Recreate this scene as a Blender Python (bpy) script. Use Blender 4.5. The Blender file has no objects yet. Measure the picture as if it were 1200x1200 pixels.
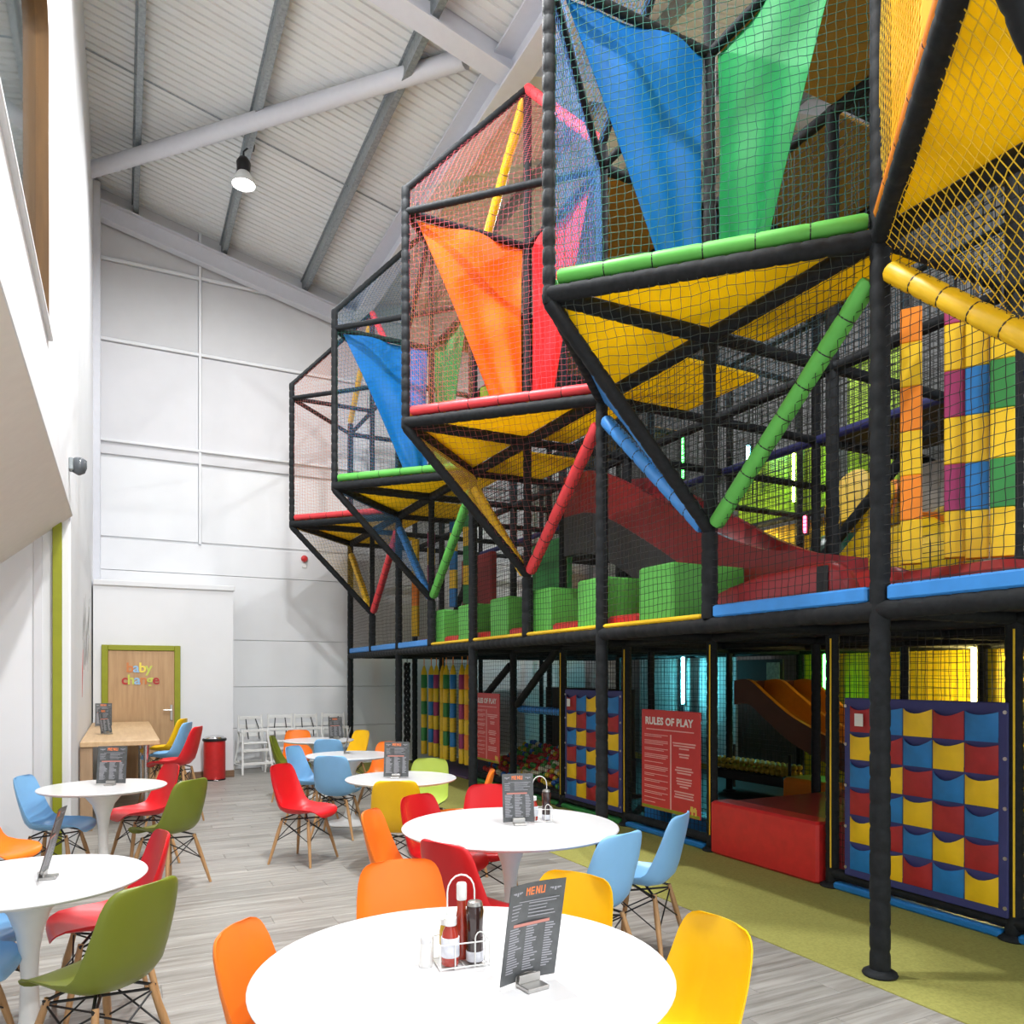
import bpy, bmesh, math, random
import numpy as np
from mathutils import Vector, Quaternion, Matrix

SC = bpy.context.scene
COL = SC.collection
random.seed(7)
PI = math.pi

# ------------------------------------------------------------------ camera
cd = bpy.data.cameras.new('camera')
cam = bpy.data.objects.new('camera', cd)
COL.objects.link(cam)
cd.sensor_width = 36.0
cd.lens = 27.0
cd.shift_y = 0.16
cd.clip_start = 0.05
cam.location = (0, 0, 1.6)
cam.rotation_euler = (PI / 2, 0, -math.atan(457 / 900))
SC.camera = cam

# ------------------------------------------------------------------ world, exposure
w = bpy.data.worlds.new('world')
SC.world = w
w.use_nodes = True
w.node_tree.nodes['Background'].inputs[0].default_value = (0.93, 0.96, 1.0, 1)
w.node_tree.nodes['Background'].inputs[1].default_value = 2.1
SC.view_settings.view_transform = 'Standard'
SC.view_settings.look = 'None'
SC.view_settings.gamma = 1
SC.view_settings.use_curve_mapping = False
SC.view_settings.exposure = -0.1
SC.cycles.use_denoising = True
SC.cycles.max_bounces = 8
SC.cycles.transparent_max_bounces = 12
LAMP_POWER = 360
# (x, y, z of the lens, power) of every high-bay lamp; the second is added unseen to brighten the gable foot
LAMPS = [(1.46, 10.86, 8.21, 0.42), (1.41, 6.4, 7.9, 0.95), (1.41, 4.0, 7.9, 0.85), (2.2, 0.6, 7.85, 0.85),
         (2.78, -1.5, 7.7, 0.8), (6.55, 4.6, 8.0, 0.6), (6.55, 9.6, 8.0, 0.6)]


# ------------------------------------------------------------------ materials
MATS = {}


def mat(name, rgb, rough=0.5, metal=0.0, var=0.06, scale=12.0, bump=0.0, spec=0.5, emit=0.0, trans=0.0, coat=0.0):
    if name in MATS:
        return MATS[name]
    m = bpy.data.materials.new(name)
    m.use_nodes = True
    nt = m.node_tree
    b = nt.nodes['Principled BSDF']
    b.inputs['Roughness'].default_value = rough
    b.inputs['Metallic'].default_value = metal
    b.inputs['Specular IOR Level'].default_value = spec
    b.inputs['Coat Weight'].default_value = coat
    if trans:
        b.inputs['Transmission Weight'].default_value = trans
    tc = nt.nodes.new('ShaderNodeTexCoord')
    nz = nt.nodes.new('ShaderNodeTexNoise')
    nz.inputs['Scale'].default_value = scale
    nz.inputs['Detail'].default_value = 4
    nt.links.new(tc.outputs['Object'], nz.inputs['Vector'])
    mp = nt.nodes.new('ShaderNodeMapRange')
    mp.inputs['From Min'].default_value = 0.3
    mp.inputs['From Max'].default_value = 0.7
    mp.inputs['To Min'].default_value = 1 - var
    mp.inputs['To Max'].default_value = 1 + var
    nt.links.new(nz.outputs['Fac'], mp.inputs['Value'])
    mx = nt.nodes.new('ShaderNodeVectorMath')
    mx.operation = 'SCALE'
    mx.inputs[0].default_value = rgb
    nt.links.new(mp.outputs['Result'], mx.inputs['Scale'])
    nt.links.new(mx.outputs['Vector'], b.inputs['Base Color'])
    if bump:
        bp = nt.nodes.new('ShaderNodeBump')
        bp.inputs['Strength'].default_value = bump
        bp.inputs['Distance'].default_value = 0.01
        nt.links.new(nz.outputs['Fac'], bp.inputs['Height'])
        nt.links.new(bp.outputs['Normal'], b.inputs['Normal'])
    if emit:
        b.inputs['Emission Color'].default_value = (*rgb, 1)
        b.inputs['Emission Strength'].default_value = emit
    MATS[name] = m
    return m


def wood(name, c1, c2, axis=0, rough=0.45, scale=1.0, rand=False):
    """streaky grain along one local axis; rand: every object gets its own tint and offset"""
    m = bpy.data.materials.new(name)
    m.use_nodes = True
    nt = m.node_tree
    b = nt.nodes['Principled BSDF']
    b.inputs['Roughness'].default_value = rough
    tc = nt.nodes.new('ShaderNodeTexCoord')
    mp = nt.nodes.new('ShaderNodeMapping')
    sc = [14 * scale] * 3
    sc[axis] = 0.9 * scale
    mp.inputs['Scale'].default_value = sc
    nt.links.new(tc.outputs['Object'], mp.inputs['Vector'])
    nz = nt.nodes.new('ShaderNodeTexNoise')
    nz.inputs['Scale'].default_value = 1.6
    nz.inputs['Detail'].default_value = 6
    nz.inputs['Roughness'].default_value = 0.65
    nt.links.new(mp.outputs['Vector'], nz.inputs['Vector'])
    cr = nt.nodes.new('ShaderNodeValToRGB')
    cr.color_ramp.elements[0].position = 0.33
    cr.color_ramp.elements[0].color = (*c2, 1)
    cr.color_ramp.elements[1].position = 0.62
    cr.color_ramp.elements[1].color = (*c1, 1)
    nt.links.new(nz.outputs['Fac'], cr.inputs['Fac'])
    out = cr.outputs['Color']
    if rand:
        oi = nt.nodes.new('ShaderNodeObjectInfo')
        cmb = nt.nodes.new('ShaderNodeCombineXYZ')
        mul = nt.nodes.new('ShaderNodeMath')
        mul.operation = 'MULTIPLY'
        mul.inputs[1].default_value = 37.0
        nt.links.new(oi.outputs['Random'], mul.inputs[0])
        for k in range(3):
            nt.links.new(mul.outputs[0], cmb.inputs[k])
        nt.links.new(cmb.outputs[0], mp.inputs['Location'])
        mr = nt.nodes.new('ShaderNodeMapRange')
        mr.inputs['To Min'].default_value = 0.86
        mr.inputs['To Max'].default_value = 1.12
        nt.links.new(oi.outputs['Random'], mr.inputs['Value'])
        vm = nt.nodes.new('ShaderNodeVectorMath')
        vm.operation = 'SCALE'
        nt.links.new(out, vm.inputs[0])
        nt.links.new(mr.outputs['Result'], vm.inputs['Scale'])
        out = vm.outputs['Vector']
    nt.links.new(out, b.inputs['Base Color'])
    bp = nt.nodes.new('ShaderNodeBump')
    bp.inputs['Strength'].default_value = 0.06
    bp.inputs['Distance'].default_value = 0.004
    nt.links.new(nz.outputs['Fac'], bp.inputs['Height'])
    nt.links.new(bp.outputs['Normal'], b.inputs['Normal'])
    MATS[name] = m
    return m


M_WALL = mat('painted_wall', (0.75, 0.76, 0.775), 0.7, var=0.015, scale=3)
M_WALLG = mat('painted_wall_shade', (0.66, 0.66, 0.68), 0.75, var=0.02, scale=3)  # shaded copy of the wall white
M_CLAD = mat('cladding_shade_grey', (0.60, 0.60, 0.61), 0.7, var=0.02, scale=4)  # grey holds the weaker light on the upper gable
M_STEELW = mat('white_steel', (0.66, 0.67, 0.72), 0.55, var=0.02)
M_ROOF = mat('roof_sheet', (0.76, 0.77, 0.76), 0.55, var=0.03, scale=2)
M_GALV = mat('galvanised', (0.30, 0.33, 0.34), 0.45, 0.5, var=0.2, scale=25)
M_BLACK = mat('black_pad', (0.014, 0.016, 0.018), 0.68, var=0.25, scale=30, bump=0.15, spec=0.22)
M_BLACKM = mat('black_metal', (0.02, 0.02, 0.022), 0.4, 0.3)
M_TIE = mat('cable_tie', (0.015, 0.015, 0.018), 0.5)
M_DECK = mat('deck_underside', (0.035, 0.028, 0.026), 0.7)
M_YBOARD = mat('yellow_board', (0.95, 0.60, 0.008), 0.6, var=0.04)
M_YTRANS = mat('yellow_translucent_sheet', (0.92, 0.65, 0.006), 0.6, var=0.04)
_nt = M_YTRANS.node_tree
_b = _nt.nodes['Principled BSDF']
_tr = _nt.nodes.new('ShaderNodeBsdfTranslucent')
_tr.inputs['Color'].default_value = (0.95, 0.74, 0.01, 1)
_mx = _nt.nodes.new('ShaderNodeMixShader')
_mx.inputs[0].default_value = 0.42
_nt.links.new(_b.outputs[0], _mx.inputs[1])
_nt.links.new(_tr.outputs[0], _mx.inputs[2])
_nt.links.new(_mx.outputs[0], [q for q in _nt.nodes if q.type == 'OUTPUT_MATERIAL'][0].inputs[0])
M_OCHRE = mat('ochre_board', (0.36, 0.20, 0.03), 0.6, var=0.08)
M_RED = mat('red_vinyl', (0.62, 0.025, 0.025), 0.38, var=0.08, bump=0.1)
M_MAROON = mat('maroon_plastic', (0.30, 0.018, 0.022), 0.35, var=0.08)
M_GREENF = mat('green_foam', (0.12, 0.50, 0.08), 0.5, var=0.05)
M_BLUEF = mat('blue_foam', (0.04, 0.27, 0.72), 0.45, var=0.06)
M_BLUE = mat('blue_vinyl', (0.012, 0.19, 0.52), 0.45, var=0.08)
M_BLUED = mat('blue_binding', (0.035, 0.04, 0.17), 0.6)
M_YEL = mat('yellow_vinyl', (0.88, 0.56, 0.012), 0.42, var=0.05)
M_ORG = mat('orange_vinyl', (0.90, 0.26, 0.015), 0.42, var=0.05)
M_GRN = mat('green_vinyl', (0.03, 0.24, 0.05), 0.45, var=0.05)
M_MAG = mat('magenta_vinyl', (0.36, 0.03, 0.13), 0.45, var=0.05)
M_WHITE = mat('gloss_white', (0.74, 0.74, 0.75), 0.22, var=0.01)
M_WHITEP = mat('white_plastic', (0.82, 0.82, 0.80), 0.4, var=0.03)
M_CHROME = mat('chrome', (0.75, 0.75, 0.76), 0.18, 1.0)
M_STEEL = mat('brushed_steel', (0.5, 0.49, 0.47), 0.35, 0.9)
M_OLIVE = mat('olive_paint', (0.27, 0.29, 0.008), 0.5, var=0.05)
M_OAK = wood('oak_veneer', (0.52, 0.33, 0.17), (0.42, 0.25, 0.12), axis=2)
M_OAKX = wood('oak_worktop', (0.62, 0.43, 0.24), (0.52, 0.34, 0.18), axis=1)
M_BEECH = wood('beech_leg', (0.50, 0.29, 0.13), (0.40, 0.22, 0.09), axis=2, scale=2)
M_SKIRT = wood('brown_skirting', (0.22, 0.13, 0.07), (0.16, 0.09, 0.05), axis=0)
M_FRAME = wood('window_lining', (0.17, 0.08, 0.018), (0.12, 0.055, 0.012), axis=2)
M_PLANK = wood('grey_laminate', (0.38, 0.365, 0.335), (0.21, 0.195, 0.17), axis=0, rough=0.42, rand=True)
M_SUBFL = mat('floor_joint', (0.22, 0.21, 0.19), 0.7)
M_CARPET = mat('olive_carpet', (0.33, 0.32, 0.09), 0.95, var=0.12, scale=60, bump=0.3, spec=0.1)
M_CARD = mat('menu_card', (0.085, 0.09, 0.092), 0.3, var=0.2, scale=30)
M_PRINT = mat('menu_print', (0.34, 0.34, 0.37), 0.6)
M_PRINTO = mat('menu_orange', (0.85, 0.22, 0.06), 0.6)
M_PRINTR = mat('menu_pink', (0.55, 0.22, 0.18), 0.6)
M_SIGN = mat('sign_red', (0.60, 0.035, 0.035), 0.4, var=0.04)
M_SIGNW = mat('sign_white', (0.85, 0.80, 0.78), 0.6)
M_SIGNP = mat('sign_pale', (0.80, 0.42, 0.40), 0.6)
M_LAMPGLOW = mat('lamp_glow', (1.0, 1.0, 1.0), 0.5, emit=30, var=0)
M_BALL = {'red': mat('ball_red', (0.6, 0.03, 0.03), 0.35), 'green': mat('ball_green', (0.08, 0.35, 0.06), 0.35),
          'blue': mat('ball_blue', (0.03, 0.15, 0.55), 0.35), 'yellow': mat('ball_yellow', (0.8, 0.55, 0.03), 0.35),
          'cream': mat('ball_cream', (0.7, 0.65, 0.45), 0.4)}
M_GOLDB = mat('ball_gold', (0.5, 0.33, 0.03), 0.3)
NETM = {}
for nm, c in {'teal': (0.005, 0.115, 0.085), 'crimson': (0.52, 0.07, 0.10), 'navy': (0.015, 0.06, 0.09), 'blue': (0.04, 0.24, 0.62),
              'orange': (0.75, 0.30, 0.05), 'yellow': (0.85, 0.55, 0.02), 'maroon': (0.30, 0.07, 0.07), 'black': (0.012, 0.013, 0.013),
              'grey': (0.05, 0.07, 0.065), 'rose': (0.60, 0.18, 0.16)}.items():
    NETM[nm] = mat('net_' + nm, c, 0.7, var=0.15, scale=4)


def fabric(name, rgb):
    m = mat(name, rgb, 0.55, var=0.07, scale=5, bump=0.2, spec=0.25)
    return m


F_BLUE = fabric('sail_blue', (0.005, 0.15, 0.50))
F_GREEN = fabric('sail_green', (0.012, 0.24, 0.06))
F_ORANGE = fabric('sail_orange', (0.85, 0.17, 0.006))
F_RED = fabric('sail_red', (0.65, 0.015, 0.02))
F_LIME = fabric('sail_lime', (0.30, 0.45, 0.05))
F_GOLD = fabric('sail_gold', (0.86, 0.42, 0.01))


# ------------------------------------------------------------------ mesh builder
class MB:
    def __init__(s):
        s.v, s.f, s.m, s.k = [], [], [], 0

    def mi(s, k):
        s.k = k
        return s

    def add(s, vs, fs):
        o = len(s.v)
        s.v += [tuple(p) for p in vs]
        s.f += [tuple(i + o for i in f) for f in fs]
        s.m += [s.k] * len(fs)
        return s

    def box(s, x0, x1, y0, y1, z0, z1):
        return s.add([(x0, y0, z0), (x1, y0, z0), (x1, y1, z0), (x0, y1, z0), (x0, y0, z1), (x1, y0, z1), (x1, y1, z1), (x0, y1, z1)],
                     [(3, 2, 1, 0), (4, 5, 6, 7), (0, 1, 5, 4), (1, 2, 6, 5), (2, 3, 7, 6), (3, 0, 4, 7)])

    def rbox(s, x0, x1, y0, y1, z0, z1, r):
        """box with chamfered edges"""
        a = []
        for z, i in ((z0, r), (z0 + r, 0), (z1 - r, 0), (z1, r)):
            X0, X1, Y0, Y1 = x0 + i, x1 - i, y0 + i, y1 - i
            c = r
            a += [(X0 + c, Y0, z), (X1 - c, Y0, z), (X1, Y0 + c, z), (X1, Y1 - c, z), (X1 - c, Y1, z), (X0 + c, Y1, z), (X0, Y1 - c, z), (X0, Y0 + c, z)]
        fs = [tuple(range(7, -1, -1)), tuple(range(24, 32))]
        for k in range(3):
            for j in range(8):
                b, n = k * 8, (j + 1) % 8
                fs.append((b + j, b + n, b + 8 + n, b + 8 + j))
        return s.add(a, fs)

    def quad(s, a, b, c, d):
        return s.add([a, b, c, d], [(0, 1, 2, 3)])

    def slab(s, poly, t):
        """planar polygon pts (list of Vectors) extruded by vector t"""
        n = len(poly)
        vs = [Vector(p) for p in poly] + [Vector(p) + Vector(t) for p in poly]
        fs = [tuple(range(n - 1, -1, -1)), tuple(range(n, 2 * n))] + [(i, (i + 1) % n, n + (i + 1) % n, n + i) for i in range(n)]
        return s.add(vs, fs)

    def tube(s, pts, r, n=8, cap=True):
        pts = [Vector(p) for p in pts]
        rs = r if isinstance(r, (list, tuple)) else [r] * len(pts)
        o = len(s.v)
        ref = None
        for i, p in enumerate(pts):
            d = (pts[min(i + 1, len(pts) - 1)] - pts[max(i - 1, 0)]).normalized()
            if ref is None:
                ref = Vector((0, 0, 1)) if abs(d.z) < 0.9 else Vector((1, 0, 0))
            a = (ref - d * ref.dot(d)).normalized()
            ref = a
            b = d.cross(a)
            for k in range(n):
                t = 2 * PI * k / n
                s.v.append(tuple(p + (a * math.cos(t) + b * math.sin(t)) * rs[i]))
        fs = []
        for i in range(len(pts) - 1):
            for k in range(n):
                fs.append((o + i * n + k, o + i * n + (k + 1) % n, o + (i + 1) * n + (k + 1) % n, o + (i + 1) * n + k))
        if cap:
            fs.append(tuple(o + k for k in range(n - 1, -1, -1)))
            e = o + (len(pts) - 1) * n
            fs.append(tuple(e + k for k in range(n)))
        s.f += fs
        s.m += [s.k] * len(fs)
        return s

    def lathe(s, prof, n=24, cx=0, cy=0, cz=0, caps=True):
        return s.tube_profile(prof, n, Vector((cx, cy, cz)), Vector((0, 0, 1)), caps)

    def tube_profile(s, prof, n, base, d, caps=True):
        """prof: (radius, distance along d)"""
        d = Vector(d).normalized()
        ref = Vector((0, 0, 1)) if abs(d.z) < 0.9 else Vector((1, 0, 0))
        a = (ref - d * ref.dot(d)).normalized()
        b = d.cross(a)
        o = len(s.v)
        for r, z in prof:
            for k in range(n):
                t = 2 * PI * k / n
                s.v.append(tuple(Vector(base) + d * z + (a * math.cos(t) + b * math.sin(t)) * r))
        fs = []
        for i in range(len(prof) - 1):
            for k in range(n):
                fs.append((o + i * n + k, o + i * n + (k + 1) % n, o + (i + 1) * n + (k + 1) % n, o + (i + 1) * n + k))
        if caps:
            fs.append(tuple(o + k for k in range(n - 1, -1, -1)))
            e = o + (len(prof) - 1) * n
            fs.append(tuple(e + k for k in range(n)))
        s.f += fs
        s.m += [s.k] * len(fs)
        return s

    def mesh(s, name, mats, smooth=None):
        me = bpy.data.meshes.new(name)
        me.from_pydata(s.v, [], s.f)
        if not isinstance(mats, (list, tuple)):
            mats = [mats]
        for m in mats:
            me.materials.append(m)
        if len(mats) > 1:
            me.polygons.foreach_set('material_index', s.m)
        me.update()
        if smooth:
            me.polygons.foreach_set('use_smooth', [True] * len(me.polygons))
            me.set_sharp_from_angle(angle=math.radians(smooth))
        return me

    def build(s, name, mats, parent=None, smooth=None, world=True):
        o = bpy.data.objects.new(name, s.mesh(name, mats, smooth))
        COL.objects.link(o)
        if parent is not None:
            o.parent = parent
            if world:
                o.location = -wloc(parent)
        return o


def wloc(o):
    p = Vector(o.location)
    while o.parent is not None:
        o = o.parent
        p += Vector(o.location)
    return p


def link(name, me, parent=None, loc=(0, 0, 0), rot=None, quat=None):
    o = bpy.data.objects.new(name, me)
    COL.objects.link(o)
    o.location = loc
    if rot:
        o.rotation_euler = rot
    if quat:
        o.rotation_mode = 'QUATERNION'
        o.rotation_quaternion = quat
    if parent is not None:
        o.parent = parent
    return o


def tag(o, label, cat, group=None, kind=None):
    o['label'] = label
    o['category'] = cat
    if group:
        o['group'] = group
    if kind:
        o['kind'] = kind
    return o


def thing(name, label, cat, loc=(0, 0, 0), rz=0, group=None):
    o = bpy.data.objects.new(name, None)
    COL.objects.link(o)
    o.empty_display_size = 0.1
    o.location = loc
    o.rotation_euler = (0, 0, rz)
    return tag(o, label, cat, group)


def struct(o):
    o['kind'] = 'structure'
    return o


def sroot(name, loc=(0, 0, 0)):
    o = bpy.data.objects.new(name, None)
    COL.objects.link(o)
    o.location = loc
    return struct(o)


PADC = {}


def pad_mesh(L, r, n=10, seg=0.13, mt=None, deep=0.91):
    """foam sleeve along +Z tied every seg metres"""
    mt = mt or M_BLACK
    key = (round(L, 2), r, n, seg, mt.name, deep)
    if key in PADC:
        return PADC[key]
    k = max(1, round(L / seg))
    h = L / k
    prof = []
    for i in range(k):
        z = i * h
        prof += [(r * deep, z + 0.001), (r, z + 0.14 * h), (r * 1.015, z + 0.5 * h), (r, z + 0.86 * h)]
    prof.append((r * deep, L))
    mb = MB()
    mb.tube_profile(prof, n, (0, 0, 0), (0, 0, 1))
    PADC[key] = mb.mesh('pad', mt, 60)
    return PADC[key]


def pole(name, p, q, r, parent, n=10, seg=0.13, mt=None, deep=0.91):
    p, q = Vector(p), Vector(q)
    d = q - p
    me = pad_mesh(d.length, r, n, seg, mt, deep)
    return link(name, me, parent, p - wloc(parent), quat=Vector((0, 0, 1)).rotation_difference(d.normalized()))


def foam_tube(name, p, q, r, mt, parent, seg=0.2):
    """coloured foam tube with dark ties round it"""
    p, q = Vector(p), Vector(q)
    d = q - p
    L = d.length
    mb = MB()
    k = max(2, round(L / seg))
    h = L / k
    prof = [(r * 0.8, 0), (r, 0.02)]
    for i in range(1, k):
        z = i * h
        prof += [(r * 1.0, z - 0.03), (r * 0.93, z - 0.004), (r * 0.93, z + 0.004), (r * 1.0, z + 0.03)]
    prof += [(r, L - 0.02), (r * 0.8, L)]
    mb.tube_profile(prof, 12, p, d)
    mb.mi(1)
    dn = d.normalized()
    for i in range(1, k):
        mb.tube_profile([(r * 0.9, i * h - 0.004), (r * 0.97, i * h - 0.003), (r * 0.97, i * h + 0.003), (r * 0.9, i * h + 0.004)], 10, p, dn)
    return mb.build(name, [mt, M_TIE], parent, 50)


def net(name, poly, mt, parent, sp=0.05, r=0.0021, wob=0.012, seed=0, straight=False, rot=0.0, belly=0.0):
    """knotted cord net filling a convex planar polygon; every cord is a thin three-sided tube"""
    P = np.array([tuple(p) for p in poly], float)
    o = P[0]
    e1 = P[1] - P[0]
    e1 /= np.linalg.norm(e1)
    nrm = np.cross(e1, P[2] - P[0])
    nrm /= np.linalg.norm(nrm)
    if rot:
        e2 = np.cross(nrm, e1)
        e1 = e1 * math.cos(rot) + e2 * math.sin(rot)
    e2 = np.cross(nrm, e1)
    Q = np.stack([(P - o) @ e1, (P - o) @ e2], 1)
    cen = Q.mean(0)
    rad = np.abs(Q - cen).max() + 1e-6
    V, F = [], []
    base = 0
    for ax in (0, 1):
        a, b = Q[:, ax], Q[:, 1 - ax]
        k0, k1 = math.ceil(a.min() / sp + 1e-6), math.floor(a.max() / sp - 1e-6)
        for k in range(k0, k1 + 1):
            t = k * sp
            hits = []
            for i in range(len(Q)):
                j = (i + 1) % len(Q)
                if (a[i] - t) * (a[j] - t) <= 0 and abs(a[i] - a[j]) > 1e-9:
                    s_ = (t - a[i]) / (a[j] - a[i])
                    hits.append(b[i] + s_ * (b[j] - b[i]))
            if len(hits) < 2:
                continue
            lo, hi = min(hits), max(hits)
            if hi - lo < 0.02:
                continue
            if straight:
                tt = np.array([lo, hi])
            else:
                m0, m1 = math.ceil(lo / sp + 1e-3), math.floor(hi / sp - 1e-3)
                tt = np.concatenate([[lo], np.arange(m0, m1 + 1) * sp, [hi]])
            u, v = (np.full(len(tt), t), tt) if ax == 0 else (tt, np.full(len(tt), t))
            du = wob * (np.sin(5.1 * u + 2.3 * v + seed) + 0.6 * np.sin(13.7 * v - 8.1 * u + 2 * seed) + 0.35 * np.sin(97 * u + 61 * v + seed))
            dv = wob * (np.sin(4.3 * v - 3.1 * u + 1.7 * seed) + 0.6 * np.sin(12.1 * u + 9.3 * v + seed) + 0.35 * np.sin(71 * u - 89 * v + seed))
            if straight:
                du, dv = du * 0, dv * 0
            dn = wob * 1.2 * np.sin(2.1 * u + 3.7 * v + seed)
            if belly:
                dn = dn + belly * np.clip(1 - ((u - cen[0]) ** 2 + (v - cen[1]) ** 2) / rad ** 2, 0, 1)
            for arr in (du, dv):
                arr[0] = 0
                arr[-1] = 0
            C = o + np.outer(u + du, e1) + np.outer(v + dv, e2) + np.outer(dn, nrm)
            side = e1 if ax == 0 else e2
            offs = [side * r, (-0.5 * side + 0.87 * nrm) * r, (-0.5 * side - 0.87 * nrm) * r]
            n = len(tt)
            ring = np.stack([C + q for q in offs], 1).reshape(-1, 3)
            V.append(ring)
            i = np.arange(n - 1)
            for e in range(3):
                e_ = (e + 1) % 3
                F.append(np.stack([base + i * 3 + e, base + i * 3 + e_, base + (i + 1) * 3 + e_, base + (i + 1) * 3 + e], 1))
            base += n * 3
    V = np.concatenate(V) - np.array(wloc(parent))
    F = np.concatenate(F)
    me = bpy.data.meshes.new(name)
    me.vertices.add(len(V))
    me.vertices.foreach_set('co', V.ravel())
    me.loops.add(F.size)
    me.loops.foreach_set('vertex_index', F.ravel().astype(np.int32))
    me.polygons.add(len(F))
    me.polygons.foreach_set('loop_start', np.arange(len(F), dtype=np.int32) * 4)
    me.update(calc_edges=True)
    me.materials.append(mt)
    return link(name, me, parent)


def text_mesh(body, size, mt, extrude=0.0, bold=0.0, align='CENTER', spacing=1.0):
    cu = bpy.data.curves.new('text', 'FONT')
    cu.body = body
    cu.size = size
    cu.extrude = extrude
    cu.offset = bold
    cu.align_x = align
    cu.space_character = spacing
    cu.resolution_u = 3
    ob = bpy.data.objects.new('text', cu)
    me = bpy.data.meshes.new_from_object(ob)
    bpy.data.objects.remove(ob)
    me.materials.clear()
    me.materials.append(mt)
    return me


# ================================================================== SETTING
YB = 13.9          # gable wall
XR = 9.6           # right wall


def roof_z(x):
    return 9.28 - 0.231 * x


# floor: slab and laminate planks (visible ones are single pieces)
fl = struct(MB().box(-3, 3.5, -3, YB, -0.2, -0.004).build('floor', M_SUBFL))
PW = 0.185
pm = {}
row = 0
y = 2.15
while y < YB - 0.05:
    x = -1.3 - ((row * 0.37) % 1.0)
    while x < 3.46:
        x1 = min(x + 1.55, 3.46)
        x0 = max(x, -1.3)
        if x1 - x0 > 0.08:
            L = round(x1 - x0, 2)
            if L not in pm:
                h = L / 2 - 0.0012
                g = PW / 2 - 0.0012
                pm[L] = MB().add([(-h, -g, -0.02), (h, -g, -0.02), (h, g, -0.02), (-h, g, -0.02), (-h, -g, -0.0012), (h, -g, -0.0012), (h, g, -0.0012), (-h, g, -0.0012),
                                  (-h + 0.002, -g + 0.002, 0), (h - 0.002, -g + 0.002, 0), (h - 0.002, g - 0.002, 0), (-h + 0.002, g - 0.002, 0)],
                                 [(0, 1, 5, 4), (1, 2, 6, 5), (2, 3, 7, 6), (3, 0, 4, 7), (4, 5, 9, 8), (5, 6, 10, 9), (6, 7, 11, 10), (7, 4, 8, 11), (8, 9, 10, 11)]).mesh('plank', M_PLANK)
            link('plank', pm[L], fl, ((x0 + x1) / 2, y + PW / 2, 0))
        x = x1 if x1 < x + 1.5 else x + 1.55
    y += PW
    row += 1
# planks towards and behind the camera are out of frame: one plain sheet
MB().box(-1.3, 3.46, -3, 2.15, -0.02, 0).build('floor_strip', M_PLANK, fl)

cp = tag(MB().rbox(3.46, XR - 0.02, -3, YB - 0.06, -0.05, 0.006, 0.003).build('carpet', M_CARPET), 'olive green carpet laid along the foot of the play frame', 'carpet')

# gable wall at the end of the hall
wb = struct(MB().box(-0.6, XR, YB, YB + 0.2, -0.1, 11).build('wall_back', M_WALL))
clad = MB()
for k in range(3):
    pass
for (x0, x1) in ((-0.5, 1.14), (1.19, 4.05), (4.1, XR)):
    for (z0, z1, mt) in ((7.02, 8.22, M_CLAD), (8.30, 11, M_CLAD), (5.35, 6.94, M_WALLG), (3.84, 5.10, M_WALL)):  # panel tones darken upward in steps, imitating the light falloff
        MB().rbox(x0, x1, YB - 0.03, YB + 0.02, z0, z1, 0.004).build('cladding_panel', mt, wb)
for z, d, h in ((8.26, 0.07, 0.05), (6.98, 0.07, 0.05), (5.25, 0.05, 0.20), (5.36, 0.10, 0.04)):
    MB().rbox(-0.5, XR, YB - d, YB, z - h / 2, z + h / 2, 0.006).build('rail', M_WALLG if h > 0.1 else M_WALL, wb)  # tall rail greyed for the shadow below the ledge
for x in (1.165, 4.075):
    MB().rbox(x - 0.02, x + 0.02, YB - 0.085, YB, 3.80, 9.2, 0.005).build('post_rail', M_WALL, wb)
# painted blockwork below: courses of large blocks with recessed joints
zs = [0.0, 0.70, 1.41, 2.21, 3.30, 3.80]
for i in range(5):
    MB().rbox(-0.5, XR, YB - 0.045, YB + 0.02, zs[i] + 0.004, zs[i + 1] - 0.004, 0.005).build('wall_course', M_WALL, wb)

# left wall and balcony
XW = -0.385
wl = sroot('wall_left')
MB().box(-0.9, XW - 0.015, 7.76, YB, 0, 10).build('wall_panel', M_WALL, wl)                 # beyond the balcony
MB().box(-0.9, XW - 0.012, 5.33, 7.75, 3.605, 10).build('wall_panel', M_WALL, wl)          # pier by the window
MB().box(-0.9, XW - 0.012, -3, 5.33, 5.72, 10).build('wall_panel', M_WALL, wl)             # over the window
MB().rbox(-0.55, XW, -3, 7.75, 3.0, 3.38, 0.006).build('fascia_board', M_WALL, wl)
MB().rbox(-0.55, XW - 0.006, -3, 7.75, 3.392, 3.605, 0.006).build('fascia_board', M_WALL, wl)
sl = MB()
sl.slab([(XW - 0.005, -3, 3.0), (-1.25, -3, 2.26), (-1.25, 7.75, 2.26), (XW - 0.005, 7.75, 3.0)], (0, 0, 0.05))
sl.build('soffit', mat('soffit_paint', (0.80, 0.75, 0.68), 0.8, var=0.02), wl)
MB().box(-1.45, -1.25, -3, 7.75, 0, 2.4).build('recess_wall', M_WALL, wl)
MB().box(-1.45, XW - 0.03, 7.742, 7.95, 0, 3.4).build('recess_wall', M_WALL, wl)
MB().rbox(-0.68, -0.61, 7.73, 7.76, 0, 2.81, 0.004).build('pilaster', M_WALLG, wl)  # grey strip stands in for a vertical shadow band
MB().rbox(-0.535, -0.465, 7.69, 7.755, 0, 2.93, 0.004).build('green_post', M_OLIVE, wl)
MB().rbox(-0.42, -0.30, 13.55, YB, 0, 9.3, 0.01).build('column_casing', M_STEELW, wl)

# mezzanine window in the left wall: rounded timber lining and glass
wn = sroot('window_1')
z0, z1, y1, R, RY = 3.605, 5.72, 5.33, 0.36, 1.0


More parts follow.
